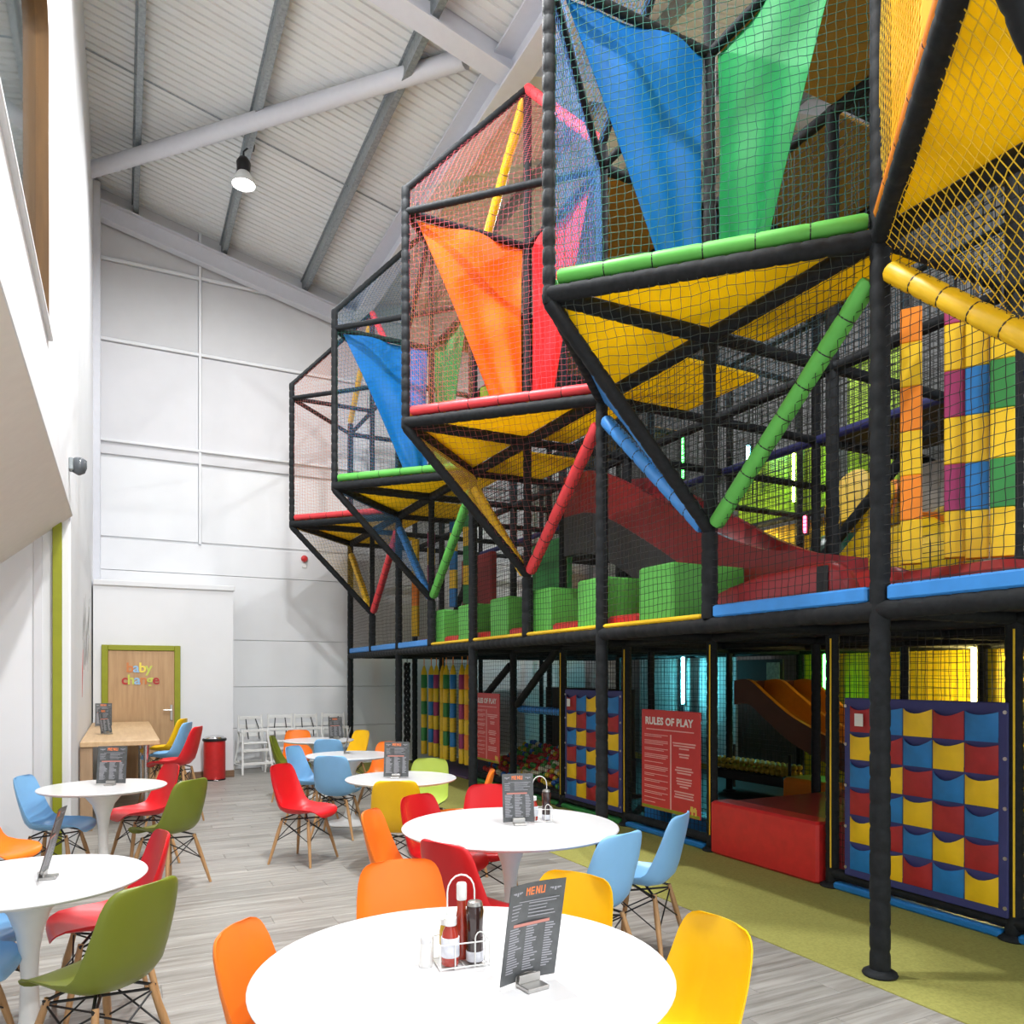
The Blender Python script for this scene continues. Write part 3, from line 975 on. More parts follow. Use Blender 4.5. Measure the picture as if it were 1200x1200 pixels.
def slide(label, pts, wid, wall, lanes, m_in, m_out, skirt=None, name='slide'):
    """moulded trough swept along pts (x is the lane axis, lanes side by side)"""
    t = thing(name, label, 'slide', pts[-1])
    sec = []
    for L in range(lanes):
        x0 = L * wid
        sec += [(x0 - 0.03, wall), (x0 + 0.03, wall), (x0 + 0.06, 0.06), (x0 + 0.14, 0.0), (x0 + wid - 0.14, 0.0), (x0 + wid - 0.06, 0.06)]
    sec += [(lanes * wid - 0.03, wall), (lanes * wid + 0.03, wall)]
    P = [Vector(p) for p in pts]
    # smooth the path
    Q = []
    for i in range(len(P) - 1):
        p0, p1, p2, p3 = P[max(i - 1, 0)], P[i], P[i + 1], P[min(i + 2, len(P) - 1)]
        for k in range(5):
            s_ = k / 5
            Q.append(0.5 * ((2 * p1) + (p2 - p0) * s_ + (2 * p0 - 5 * p1 + 4 * p2 - p3) * s_ * s_ + (3 * p1 - p0 - 3 * p2 + p3) * s_ ** 3))
    Q.append(P[-1])
    ns = len(sec)
    a, b_ = MB(), MB()
    vs, fs = [], []
    for q in Q:
        vs += [(q.x + sx, q.y, q.z + sz) for sx, sz in sec]
    for i in range(len(Q) - 1):
        for j in range(ns - 1):
            fs.append((i * ns + j, (i + 1) * ns + j, (i + 1) * ns + j + 1, i * ns + j + 1))
    a.add(vs, fs)
    a.build('trough', m_in, t, 60)
    W = lanes * wid
    vs, fs = [], []
    for q in Q:
        vs += [(q.x - 0.035, q.y, q.z + wall), (q.x - 0.035, q.y, q.z - 0.06), (q.x + W + 0.035, q.y, q.z - 0.06), (q.x + W + 0.035, q.y, q.z + wall)]
    for i in range(len(Q) - 1):
        for j in range(3):
            fs.append((i * 4 + j, i * 4 + j + 1, (i + 1) * 4 + j + 1, (i + 1) * 4 + j))
    fs += [(0, 3, 2, 1), tuple((len(Q) - 1) * 4 + k for k in range(4))]
    b_.add(vs, fs)
    b_.build('shell', m_out, t, 40)
    if skirt:
        k = MB()
        vs, fs = [], []
        for i, q in enumerate(Q):
            d_ = min(0.45, max(0.03, (q.z - 2.15) * 0.5))
            vs += [(q.x - 0.034, q.y, q.z - 0.061), (q.x - 0.034, q.y, q.z - 0.061 - d_), (q.x + W + 0.034, q.y, q.z - 0.061 - d_), (q.x + W + 0.034, q.y, q.z - 0.061)]
        for i in range(len(Q) - 1):
            for j in range(4):
                fs.append((i * 4 + j, i * 4 + (j + 1) % 4, (i + 1) * 4 + (j + 1) % 4, (i + 1) * 4 + j))
        fs += [(0, 3, 2, 1), tuple((len(Q) - 1) * 4 + z for z in range(4))]
        k.add(vs, fs)
        k.build('skirt', skirt, t, 40)
    return t


zd = ZD + 0.07
slide('dark red slide coming down along the deck behind the green blocks', [(4.62, 7.7, 3.50), (4.60, 7.0, 3.42), (4.55, 6.0, 2.95), (4.45, 5.0, 2.42), (4.38, 4.4, 2.18), (4.35, 4.0, 2.10)], 0.7, 0.40, 1, M_MAROON, M_MAROON, skirt=mat('slide_skirt', (0.045, 0.045, 0.05), 0.5))
ex = thing('slide_exit', 'dark red moulded slide run-out trough behind the blue deck edge', 'slide', (4.1, 3.7, zd))
e = MB()
sec = [(0.0, 0.0), (0.0, 0.22), (0.04, 0.26), (0.10, 0.26), (0.13, 0.22), (0.17, 0.10), (0.55, 0.10), (0.60, 0.22), (0.63, 0.26), (0.69, 0.26), (0.73, 0.22), (0.73, 0.0)]
ys_ = [(4.3, 0.55), (4.1, 0.75), (3.8, 0.95), (3.4, 1.08), (3.25, 1.05), (3.15, 0.85), (3.1, 0.4)]
vs, fs = [], []
for yy, sc_ in ys_:
    vs += [(3.75 + sx, yy, zd + sz * sc_) for sx, sz in sec]
ns = len(sec)
for i in range(len(ys_) - 1):
    for j in range(ns):
        j2 = (j + 1) % ns
        fs.append((i * ns + j, i * ns + j2, (i + 1) * ns + j2, (i + 1) * ns + j))
fs += [tuple(range(ns)), tuple(range((len(ys_) - 1) * ns, len(ys_) * ns))]
e.add(vs, fs)
e.build('trough', mat('dark_red_plastic', (0.36, 0.018, 0.025), 0.4), ex, 50)
MB().rbox(3.735, 3.75, 3.22, 3.30, zd + 0.02, zd + 0.24, 0.004).build('side_slot', M_BLACKM, ex)
tag(MB().rbox(3.9, 4.7, 2.25, 2.95, zd, zd + 0.17, 0.05).build('foam_mat', M_MAROON), 'dark red foam mat below the hanging foam logs', 'mat')

# hanging square foam logs on the deck


def hang_log(label, x, y, ztop, zbot, pat, wd, group, seg=0.27, turn=-57):
    t = thing('hanging_foam_log', label, 'foam log', (x, y, zbot), math.radians(turn), group)
    z = 0.0
    i = 0
    while z < ztop - zbot - 0.01:
        h = min(seg, ztop - zbot - z)
        MB().rbox(-wd / 2, wd / 2, -0.03, 0.03, z + 0.0005, z + h, 0.005).build('foam_segment', pat[i % len(pat)], t, 30, False)
        z += h
        i += 1
    MB().tube([(0, 0, z - 0.01), (0, 0, ZP - 0.02 - zbot)], 0.008, 6).build('rope', M_TIE, t, None, False)


gl1 = 'square foam logs hanging over the near deck'
hang_log('hanging foam log in orange and yellow, beside the near front post', 4.3, 3.08, 3.84, 2.28, [M_YEL, M_ORG], 0.118, gl1)
hang_log('hanging foam log in magenta and yellow', 4.3, 2.80, 3.76, 2.28, [M_YEL, M_MAG], 0.115, gl1)
hang_log('hanging foam log in blue and yellow, beside the magenta one', 4.3, 2.675, 3.66, 2.26, [M_YEL, M_BLUE], 0.115, gl1)
hang_log('hanging foam log in green and yellow', 4.3, 2.535, 3.56, 2.25, [M_YEL, M_GRN], 0.115, gl1)
gl2 = 'foam logs hanging over the far deck'
hang_log('foam log in orange and yellow hanging over the far deck', 4.3, 11.97, 3.84, 2.25, [M_YEL, M_ORG, M_YEL], 0.12, gl2, 0.5)
hang_log('foam log in magenta and yellow hanging over the far deck', 4.3, 11.25, 3.84, 2.25, [M_YEL, M_MAG], 0.11, gl2)
hang_log('foam log in blue and yellow hanging over the far deck', 4.3, 10.35, 3.84, 2.6, [M_BLUE, M_YEL], 0.11, gl2)
hang_log('foam log in green and yellow hanging over the far deck', 4.3, 9.85, 3.84, 2.6, [M_GRN, M_YEL], 0.11, gl2)

# round foam rollers hanging below the deck near the gable wall
RC = [M_GRN, M_BLUE, M_MAG, M_YEL, M_GRN, M_BLUE, M_MAG, M_ORG]
RN = ['green and yellow', 'blue and yellow', 'magenta and yellow', 'plain yellow', 'green and yellow', 'blue and yellow', 'magenta and yellow', 'orange and yellow']
for i, pxx in enumerate((497, 505.5, 511.5, 519, 523, 531, 541.5, 548)):
    c = 4845.0 / (pxx - 143)
    y = (c - 4.8 * 0.4528) / 0.8916
    t = thing('hanging_roller', RN[i] + ' banded foam roller hanging below the far deck, ' + ['first', 'second', 'third', 'fourth', 'fifth', 'sixth', 'seventh', 'eighth'][i] + ' from the gable wall', 'foam roller', (4.8, y, 0.2), group='banded foam rollers hanging below the far deck')
    z = 0.21
    h = 0.235
    for k in range(6):
        MB().lathe([(0.045, z + 0.001), (0.055, z + 0.01), (0.055, z + h - 0.006), (0.05, z + h)], 12, 4.8, y).build('foam_segment', M_YEL if k % 2 == 0 else RC[i], t, 40)
        z += h
    MB().lathe([(0.055, z), (0.05, z + 0.05), (0.022, z + 0.14), (0.012, z + 0.16)], 12, 4.8, y).build('tip', M_YEL, t, 40)
    MB().tube([(4.8, y, z + 0.15), (4.8, y, ZD - 0.04)], 0.008, 6).build('rope', M_ORG, t)
tag(MB().rbox(4.72, 6.1, 10.85, 13.3, 0.006, 0.035, 0.008).build('foam_mat', mat('purple_mat', (0.10, 0.05, 0.12), 0.6)), 'dark purple floor mat under the hanging rollers', 'mat')


rt = thing('rope_bundle', 'black twisted rope bundle hanging below the far deck by the gable wall', 'rope', (4.2, 12.1, 0.5))
for ph in (0.0, 2.1, 4.2):
    MB().tube([(4.2 + 0.035 * math.cos(0.5 * k + ph), 12.1 + 0.045 * math.sin(0.5 * k + ph), 0.5 + 0.032 * k) for k in range(42)], 0.022, 7).build('strand', M_BLACK, rt, 60)
MB().tube([(4.2, 12.1, 1.80), (4.2, 12.1, ZD - 0.03)], 0.008, 6).build('rope', M_TIE, rt)
# ------------------------------------------------------------------ pocket panels and signs on the back line
def pocket_panel(label, yc):
    t = thing('pocket_panel', label, 'pocket panel', (4.70, yc, 0.14), group='climbing panels of coloured pockets')
    W, H, z0_ = 1.17, 1.30, 0.14
    X = 4.735
    MB().rbox(X, X + 0.02, yc - W / 2, yc + W / 2, z0_, z0_ + H, 0.006).build('backing', M_BLUED, t)
    cols_ = [mat('pocket_red', (0.40, 0.02, 0.025), 0.5, var=0.12), M_YEL, M_BLUE]
    cw, chh = (W - 0.10) / 5, (H - 0.10) / 6
    for c in range(5):
        for r_ in range(6):
            k = (r_ - c) % 3                        # top row from the far side: red, blue, yellow ...
            ya = yc + W / 2 - 0.05 - c * cw          # far edge of this pocket
            zt = z0_ + H - 0.05 - r_ * chh
            g = MB()
            N = 6
            vs, fs = [], []
            sag = 0.015 + 0.04 * random.random()
            for j in range(N + 1):
                v = j / N
                for i in range(N + 1):
                    u = i / N
                    bul = 0.034 * (math.sin(PI * u) ** 0.7) * (1 - v) ** 0.7
                    ztop = zt - 0.010 - sag * math.sin(PI * u)
                    zb = zt - chh + 0.004
                    vs.append((X - 0.004 - bul, ya - u * cw + (0.004 if i == 0 else (-0.004 if i == N else 0)) * -1, ztop + (zb - ztop) * v))
            for j in range(N):
                for i in range(N):
                    a = j * (N + 1) + i
                    fs.append((a, a + N + 1, a + N + 2, a + 1))
            n0 = len(vs)
            vs += [(x + 0.004, y_, z_) for x, y_, z_ in vs]
            fs += [tuple(q + n0 for q in f[::-1]) for f in fs]
            g.add(vs, fs)
            g.build('pocket', cols_[k], t, 60)
    ey = MB()
    for zz in (0.2, 0.5, 0.8, 1.1, 1.38):
        for yy in (yc - W / 2 + 0.015, yc + W / 2 - 0.015):
            ey.tube_profile([(0.012, 0), (0.012, 0.006)], 8, (X - 0.006, yy, zz), (1, 0, 0))
    ey.build('eyelets', M_STEEL, t)
    MB().rbox(X - 0.052, X - 0.048, yc + W / 2 - 0.20, yc + W / 2 - 0.13, z0_ + H - 0.20, z0_ + H - 0.11, 0.001).build('care_label', M_WHITEP, t)


pocket_panel('climbing panel of red, blue and yellow pockets behind the near front post', 3.345)
pocket_panel('climbing panel of red, blue and yellow pockets beside the ball pit', 7.34)


def rules_sign(label, yc, z0_):
    t = thing('rules_sign', label, 'sign', (4.72, yc, z0_), group='red signs with the rules of play')
    W, H, X = 0.89, 0.99, 4.715
    MB().rbox(X, X + 0.012, yc - W / 2, yc + W / 2, z0_, z0_ + H, 0.004).build('board', M_SIGN, t)
    MB().box(X - 0.002, X, yc - W / 2 + 0.01, yc + W / 2 - 0.01, z0_ + 0.006, z0_ + 0.035).build('green_band', M_OLIVE, t)
    me = text_mesh('RULES OF PLAY', 0.100, M_SIGNW, 0.001, 0.0035, 'CENTER', 1.06)
    link('heading', me, t, (X - 0.003 - 4.72, 0.02, H - 0.145), rot=(PI / 2, 0, -PI / 2))
    p = MB()
    yl = yc + W / 2

    def strip(a, b_, zt, h):                         # a, b_: distance from the far edge
        p.box(X - 0.0025, X - 0.0005, yl - b_, yl - a, z0_ + zt - h, z0_ + zt)
    strip(0.08, 0.80, H - 0.19, 0.010)
    strip(0.455, 0.475, H - 0.235, 0.72)
    rr = random.Random(5)
    z = H - 0.245
    for n_ in (2, 3, 2, 3, 1, 3, 2, 2, 2, 2, 1, 1):
        for q in range(n_):
            strip(0.05, 0.42 if q < n_ - 1 else rr.uniform(0.2, 0.40), z, 0.007)
            z -= 0.0165
        z -= 0.0265
    p.mi(0)
    z = H - 0.30
    for grp in ((0.33, 0.31, 0.14), (0.15, 0.13), None, (0.22, 0.26, 0.2), (0.22, 0.22, 0.20, 0.12), (0.28, 0.26, 0.28)):
        if grp is None:
            z -= 0.05
            continue
        for wd in grp:
            strip(0.66 - wd / 2, 0.66 + wd / 2, z, 0.013)
            z -= 0.025
        z -= 0.028
    p.build('small_print', M_SIGNP, t)
    lg = MB()
    for a in ((0.0, 0.022, 0.0, 0.035), (0.05, 0.072, 0.0, 0.035), (0.0, 0.09, 0.03, 0.06), (0.01, 0.035, 0.06, 0.075), (0.05, 0.085, 0.055, 0.08)):
        lg.box(X - 0.003, X - 0.0005, yl - 0.84 + a[0] * 1.0, yl - 0.84 + a[1], z0_ + 0.03 + a[2], z0_ + 0.03 + a[3])
    lg.build('emblem', mat('emblem_yellow', (0.8, 0.55, 0.1), 0.5), t)


rules_sign('red RULES OF PLAY board between the post and the red ramp', 5.925, 0.275)
rules_sign('smaller looking far red RULES OF PLAY board beside the ball pit', 10.12, 0.36)

# dark mat added on the floor to deepen the shade under the deck
MB().rbox(4.86, 8.85, -2.5, 13.3, 0.0065, 0.012, 0.002).build('darkening_mat', mat('darkening_mat_black', (0.03, 0.028, 0.03), 0.6), pf)

# red ramp in the opening
rp = thing('foam_ramp', 'red vinyl foam ramp leading into the play frame', 'ramp', (4.75, 4.75, 0))
MB().rbox(4.72, 4.95, 4.16, 5.36, 0.008, 0.48, 0.02).build('front_step', M_RED, rp)
MB().rbox(4.955, 6.6, 4.16, 5.36, 0.008, 0.46, 0.02).build('ramp_mat', M_MAROON, rp)
MB().rbox(6.9, 7.4, 5.9, 6.6, 0.008, 0.42, 0.03).build('x', M_ORG)
bpy.data.objects['x'].name = 'foam_block'
tag(bpy.data.objects[[o.name for o in bpy.data.objects if o.name.startswith('foam_block') and 'label' not in o][0]], 'orange foam block on the floor inside the frame behind the red ramp', 'foam block')
tag(MB().rbox(5.0, 5.3, 5.55, 6.1, 0.01, 0.22, 0.03).build('foam_mat', M_BLUE), 'blue foam pad behind the red rules sign', 'mat')
tag(MB().rbox(4.9, 5.1, 6.35, 6.6, 0.01, 0.35, 0.03).build('foam_block', M_BLUE), 'small blue foam block left of the red rules sign', 'foam block')

# double lane orange slide in the dark behind the ramp
slide('orange double-lane wavy slide inside the lower level behind the red ramp', [(6.9, 7.35, 1.30), (6.9, 7.1, 1.31), (6.9, 6.8, 1.12), (6.9, 6.4, 0.88), (6.9, 5.8, 0.66), (6.9, 5.1, 0.50)], 0.52, 0.24, 2,
      mat('slide_orange', (0.62, 0.24, 0.015), 0.3), mat('slide_brown', (0.12, 0.035, 0.012), 0.4), name='double_slide')

# ball pit
bp_ = thing('ball_pit', 'low black padded wall of the ball pit under the deck', 'ball pit', (5.4, 9.4, 0))
MB().rbox(4.86, 6.05, 8.15, 10.68, 0.008, 0.06, 0.01).build('pit_floor', M_DECK, bp_)
MB().slab([(4.875, 8.16, 0.06), (5.95, 8.16, 0.06), (5.95, 8.16, 0.52), (4.875, 8.16, 0.13)], (0, 2.5, 0)).build('pit_slope', M_DECK, bp_)
MB().rbox(4.80, 4.87, 8.15, 10.68, 0.06, 0.15, 0.02).build('pit_wall', mat('dark_green_pad', (0.02, 0.07, 0.03), 0.5), bp_)
sph = {}
ico = bmesh.new()
bmesh.ops.create_icosphere(ico, subdivisions=2, radius=0.04)
for nm, mt in list(M_BALL.items()) + [('gold', M_GOLDB)]:
    me = bpy.data.meshes.new('ball')
    ico.to_mesh(me)
    me.materials.append(mt)
    me.polygons.foreach_set('use_smooth', [True] * len(me.polygons))
    sph[nm] = me
ico.free()
rb = random.Random(11)
names = ['red', 'green', 'blue', 'yellow', 'cream', 'green', 'red']
for ix in range(9):
    for iy in range(27):
        x = 4.92 + ix * 0.10 + rb.uniform(-0.012, 0.012)
        y = 8.24 + iy * 0.090 + 0.045 * (ix % 2) + rb.uniform(-0.004, 0.004)
        z = 0.20 + ix * 0.045 + rb.uniform(-0.02, 0.02) + 0.03 * math.sin(y * 3.0)
        nm = names[int(rb.random() * 7)] if rb.random() < 0.6 else names[int((y * 1.9 + x * 3)) % 7]
        o = link('ball', sph[nm], None, (x, y, z))
        tag(o, nm + ' plastic play ball in the ball pit under the deck', 'ball', 'play balls in the ball pit')
# trough of golden balls further in
tr_ = thing('ball_trough', 'netted trough of golden balls under the orange slide', 'trough', (7.6, 7.6, 0))
MB().rbox(7.35, 7.85, 6.9, 8.4, 0.2, 0.32, 0.01).build('tray', M_DECK, tr_)
for yy in (6.92, 8.38):
    for xx in (7.37, 7.83):
        MB().tube([(xx, yy, 0.006), (xx, yy, 0.62)], 0.02, 8).build('leg', M_BLACKM, tr_)
for iy in range(16):
    for ix in range(3):
        for iz in range(2):
            o = link('ball', sph['gold'], None, (7.42 + ix * 0.09, 6.98 + iy * 0.09, 0.365 + iz * 0.078))
            tag(o, 'golden plastic ball in the trough under the orange slide', 'ball', 'golden balls in the trough')


# ------------------------------------------------------------------ coloured light tubes and a framed board inside
def light_tube(label, x, y, z0_, z1_, rgb, power):
    t = thing('light_tube', label, 'light tube', (x, y, z0_), group='coloured light tubes inside the frame')
    MB().lathe([(0.012, z0_), (0.022, z0_ + 0.01), (0.022, z1_ - 0.01), (0.012, z1_)], 10, x, y).build('glow_tube', mat('glow_%d_%d_%d' % tuple(int(q * 100) for q in rgb), rgb, 0.5, emit=power, var=0), t)
    MB().rbox(x + 0.025, x + 0.06, y - 0.03, y + 0.03, z0_ - 0.03, z1_ + 0.03, 0.004).build('holder', M_BLACKM, t)


CY, YE, GR, RE, LI = (0.15, 0.85, 1.0), (1.0, 0.80, 0.25), (0.08, 1.0, 0.12), (1.0, 0.06, 0.12), (0.5, 1.0, 0.1)
light_tube('cyan light tube glowing below the deck left of the rules sign', 8.6, 10.45, 1.12, 1.92, CY, 150)
light_tube('yellow light tube glowing above the near pocket panel', 8.6, 5.39, 1.15, 1.92, YE, 170)
light_tube('green light tube glowing beside the orange slide', 8.6, 7.46, 1.0, 1.9, GR, 16)
light_tube('small green light tube high in the frame behind the blue arm', 8.6, 10.45, 5.0, 5.7, GR, 20)
light_tube('red light tube in the middle level of the frame', 8.6, 7.8, 3.62, 3.86, RE, 14)
light_tube('cyan light tube in the middle level of the frame', 8.6, 8.9, 4.85, 5.15, CY, 60)
light_tube('lime light tube in the middle level of the frame', 8.6, 8.0, 4.1, 4.8, LI, 60)
light_tube('red light tube behind the nearest green foam block', 8.6, 12.4, 3.2, 3.6, RE, 14)
light_tube('yellow light tube behind the red run-out trough', 8.6, 9.0, 3.3, 3.9, YE, 90)
fb = thing('notice_board', 'dark framed notice board at the back of the lower level', 'board', (8.72, 8.77, 1.52))
MB().rbox(8.70, 8.73, 8.30, 9.25, 1.50, 1.85, 0.005).build('frame', M_DECK, fb)
MB().box(8.695, 8.70, 8.36, 8.62, 1.54, 1.80).build('picture', mat('board_picture', (0.30, 0.38, 0.30), 0.5, var=0.4, scale=20), fb)

# ------------------------------------------------------------------ big soft things seen deep in the frame
yt = thing('tube_slide', 'yellow tube slide curling inside the middle level', 'slide', (7.0, 4.5, 2.1))
pts = [(7.2 + 0.6 * math.sin(t), 5.35 + 0.6 * math.cos(t), 3.6 - 0.22 * t) for t in [k * 0.35 for k in range(18)]]
MB().tube(pts, 0.33, 14).build('tube', M_YEL, yt, 60)
for k in range(2, 18, 4):
    d = Vector(pts[k]) - Vector(pts[k - 1])
    MB().tube_profile([(0.34, -0.02), (0.37, -0.015), (0.37, 0.015), (0.34, 0.02)], 14, pts[k], d).build('collar', M_ORG, yt)
gs = MB()
gs.lathe([(0.02, 0.0), (0.2, 0.05), (0.34, 0.2), (0.38, 0.38), (0.34, 0.56), (0.2, 0.71), (0.02, 0.76)], 18, 6.7, 5.6, 2.35)
tag(gs.build('punch_ball', mat('dark_green_vinyl', (0.01, 0.07, 0.04), 0.4), None, 60), 'dark green punch ball hanging behind the black diagonal brace', 'punch ball')
for x, y, z, sx, sy, sz, mt, lab in ((5.4, 9.0, 2.02, 0.7, 1.0, 1.5, M_GRN, 'tall green padded panel behind the far green foam blocks'),
                                     (5.3, 11.2, 2.02, 0.8, 1.2, 1.6, M_MAROON, 'dark red padded panel behind the far hanging logs')):
    tag(MB().rbox(x, x + sx * 0.15, y, y + sy, z, z + sz, 0.02).build('padded_panel', mt), lab, 'padded panel')


# ================================================================== CAFE FURNITURE
def shell_mesh():
    """moulded seat and back in one sheet; local front is +Y"""
    prof = [(0.236, 0.398), (0.237, 0.408), (0.235, 0.418), (0.228, 0.430), (0.213, 0.438), (0.18, 0.443), (0.10, 0.432), (0.0, 0.418), (-0.09, 0.415), (-0.15, 0.432), (-0.19, 0.475), (-0.212, 0.54), (-0.228, 0.61), (-0.243, 0.68), (-0.256, 0.745), (-0.263, 0.78), (-0.2665, 0.80), (-0.269, 0.814), (-0.2705, 0.823), (-0.2715, 0.828)]
    half = [0.06, 0.115, 0.148, 0.172, 0.188, 0.203, 0.215, 0.222, 0.226, 0.226, 0.222, 0.217, 0.212, 0.205, 0.195, 0.183, 0.170, 0.152, 0.125, 0.075]
    curl = [0.0, 0.0, 0.002, 0.006, 0.014, 0.026, 0.045, 0.060, 0.075, 0.085, 0.085, 0.075, 0.062, 0.05, 0.042, 0.036, 0.032, 0.027, 0.02, 0.012]
    NU = 14
    n = len(prof)
    top, bot = [], []
    for i in range(n):
        a, b_ = prof[max(i - 1, 0)], prof[min(i + 1, n - 1)]
        ty, tz = b_[0] - a[0], b_[1] - a[1]
        l = math.hypot(ty, tz)
        ny, nz = tz / l, -ty / l
        if i < 4:
            ny, nz = 0.3, 0.95
        for j in range(NU + 1):
            u = -1 + 2 * j / NU
            k = curl[i] * abs(u) ** 2.6
            x = half[i] * (u - 0.10 * u * abs(u) ** 4)
            cb = 0.0
            if i == n - 1:
                cb = -0.003 * abs(u) ** 3
            p = Vector((x, prof[i][0] + ny * k, prof[i][1] + nz * k + cb))
            top.append(p)
            bot.append(p - Vector((0, ny, nz)) * 0.007)
    mb = MB()
    fs = []
    w_ = NU + 1
    N = len(top)
    for i in range(n - 1):
        for j in range(NU):
            q = (i * w_ + j, i * w_ + j + 1, (i + 1) * w_ + j + 1, (i + 1) * w_ + j)
            fs.append(q)
            fs.append(tuple(N + k for k in q[::-1]))
    rim = [i for i in range(w_)] + [i * w_ + NU for i in range(1, n)] + [(n - 1) * w_ + j for j in range(NU - 1, -1, -1)] + [i * w_ for i in range(n - 2, 0, -1)]
    for a, b_ in zip(rim, rim[1:] + rim[:1]):
        fs.append((b_, a, N + a, N + b_))
    mb.add(top + bot, fs)
    return mb


SHC = {'orange': (0.93, 0.22, 0.02), 'red': (0.68, 0.012, 0.018), 'yellow': (0.95, 0.56, 0.005), 'blue': (0.22, 0.48, 0.78), 'olive green': (0.165, 0.20, 0.018), 'lime green': (0.46, 0.60, 0.10)}
SHELL, SEATH = {}, {}
LEGS = {}
for nm, c in SHC.items():
    mt = mat('shell_' + nm.replace(' ', '_'), c, 0.36, var=0.02, spec=0.45)
    SHELL[nm] = shell_mesh().mesh('shell', mt, 70)


def leg_set(dz):
    """four dowel legs and the wire brace for a seat raised by dz"""
    if dz in LEGS:
        return LEGS[dz]
    legs = []
    H = 0.385 + dz
    sp = 1 + dz * 0.35
    for sx in (-1, 1):
        for sy in (-1, 1):
            a = Vector((sx * 0.125, sy * 0.125 - 0.01, H))
            b_ = Vector((sx * 0.215 * sp, sy * 0.205 * sp - 0.01, 0))
            m_ = a.lerp(b_, 0.35)
            legs.append(MB().tube([a, m_, b_], [0.012, 0.0165, 0.0105], 10).mesh('leg', M_BEECH, 40))
    wr_ = MB()
    for sx in (-1, 1):
        for sy in (-1, 1):
            wr_.tube([(sx * 0.05, sy * 0.05, H + 0.03), (sx * 0.14, sy * 0.13 - 0.01, H - 0.01), (sx * 0.13, sy * 0.13 - 0.01, H - 0.05)], 0.007, 6)

    def on(sx, sy, f_):
        a = Vector((sx * 0.125, sy * 0.125 - 0.01, H))
        b_ = Vector((sx * 0.215 * sp, sy * 0.205 * sp - 0.01, 0))
        return a.lerp(b_, f_)
    cs = [(-1, -1), (1, -1), (1, 1), (-1, 1)]
    for i in range(4):
        a, b_ = cs[i], cs[(i + 1) % 4]
        wr_.tube([on(*a, 0.06), on(*b_, 0.5)], 0.0042, 6)
        wr_.tube([on(*b_, 0.06), on(*a, 0.5)], 0.0042, 6)
    wr_.tube([on(-1, -1, 0.05), on(1, 1, 0.05)], 0.006, 6).tube([on(1, -1, 0.05), on(-1, 1, 0.05)], 0.006, 6)
    LEGS[dz] = (legs, wr_.mesh('brace', M_BLACKM, 40))
    return LEGS[dz]


def chair(col, x, y, deg, label, dz=0.0, name='shell_chair', cat='chair'):
    t = thing(name, label, cat, (x, y, 0), math.radians(deg), group='shell stools along the oak counter' if dz else 'shell chairs with wooden legs')
    link('shell', SHELL[col], t, (0, 0, dz))
    legs, wr_ = leg_set(dz)
    for m_ in legs:
        link('leg', m_, t)
    link('brace', wr_, t)
    return t


def table(label, x, y, R, base):
    t = thing('pedestal_table', label, 'table', (x, y, 0), group='round white pedestal tables')
    MB().lathe([(R - 0.05, 0.712), (R - 0.012, 0.722), (R, 0.733), (R, 0.736), (R - 0.004, 0.740)], 72).build('tabletop', M_WHITE, t, 40, False)
    MB().lathe([(base, 0.0), (base, 0.006), (base * 0.85, 0.014), (base * 0.5, 0.035), (base * 0.27, 0.075), (base * 0.16, 0.14), (0.036, 0.24), (0.033, 0.33), (0.038, 0.43), (0.052, 0.52), (0.08, 0.60), (0.125, 0.66), (0.19, 0.70), (0.23, 0.713)], 36).build('pedestal', M_WHITEP, t, 60, False)
    return t


table('large round white table in front with sauce bottles and menu', 0.90, 2.08, 0.61, 0.34)
table('large round white table in the middle beside two blue chairs', 1.99, 3.94, 0.62, 0.34)
table('small round white table with a lime green chair behind it', 2.10, 6.20, 0.465, 0.25)
table('small round white table by the green post at the left wall', -0.13, 6.78, 0.455, 0.25)
table('small round white table with the blue chairs and an edge-on menu', 2.21, 8.26, 0.465, 0.25)
table('farthest round white table near the white high chairs', 2.35, 10.36, 0.465, 0.25)
table('round white table cut by the left edge of the photo', -0.35, 3.83, 0.455, 0.25)

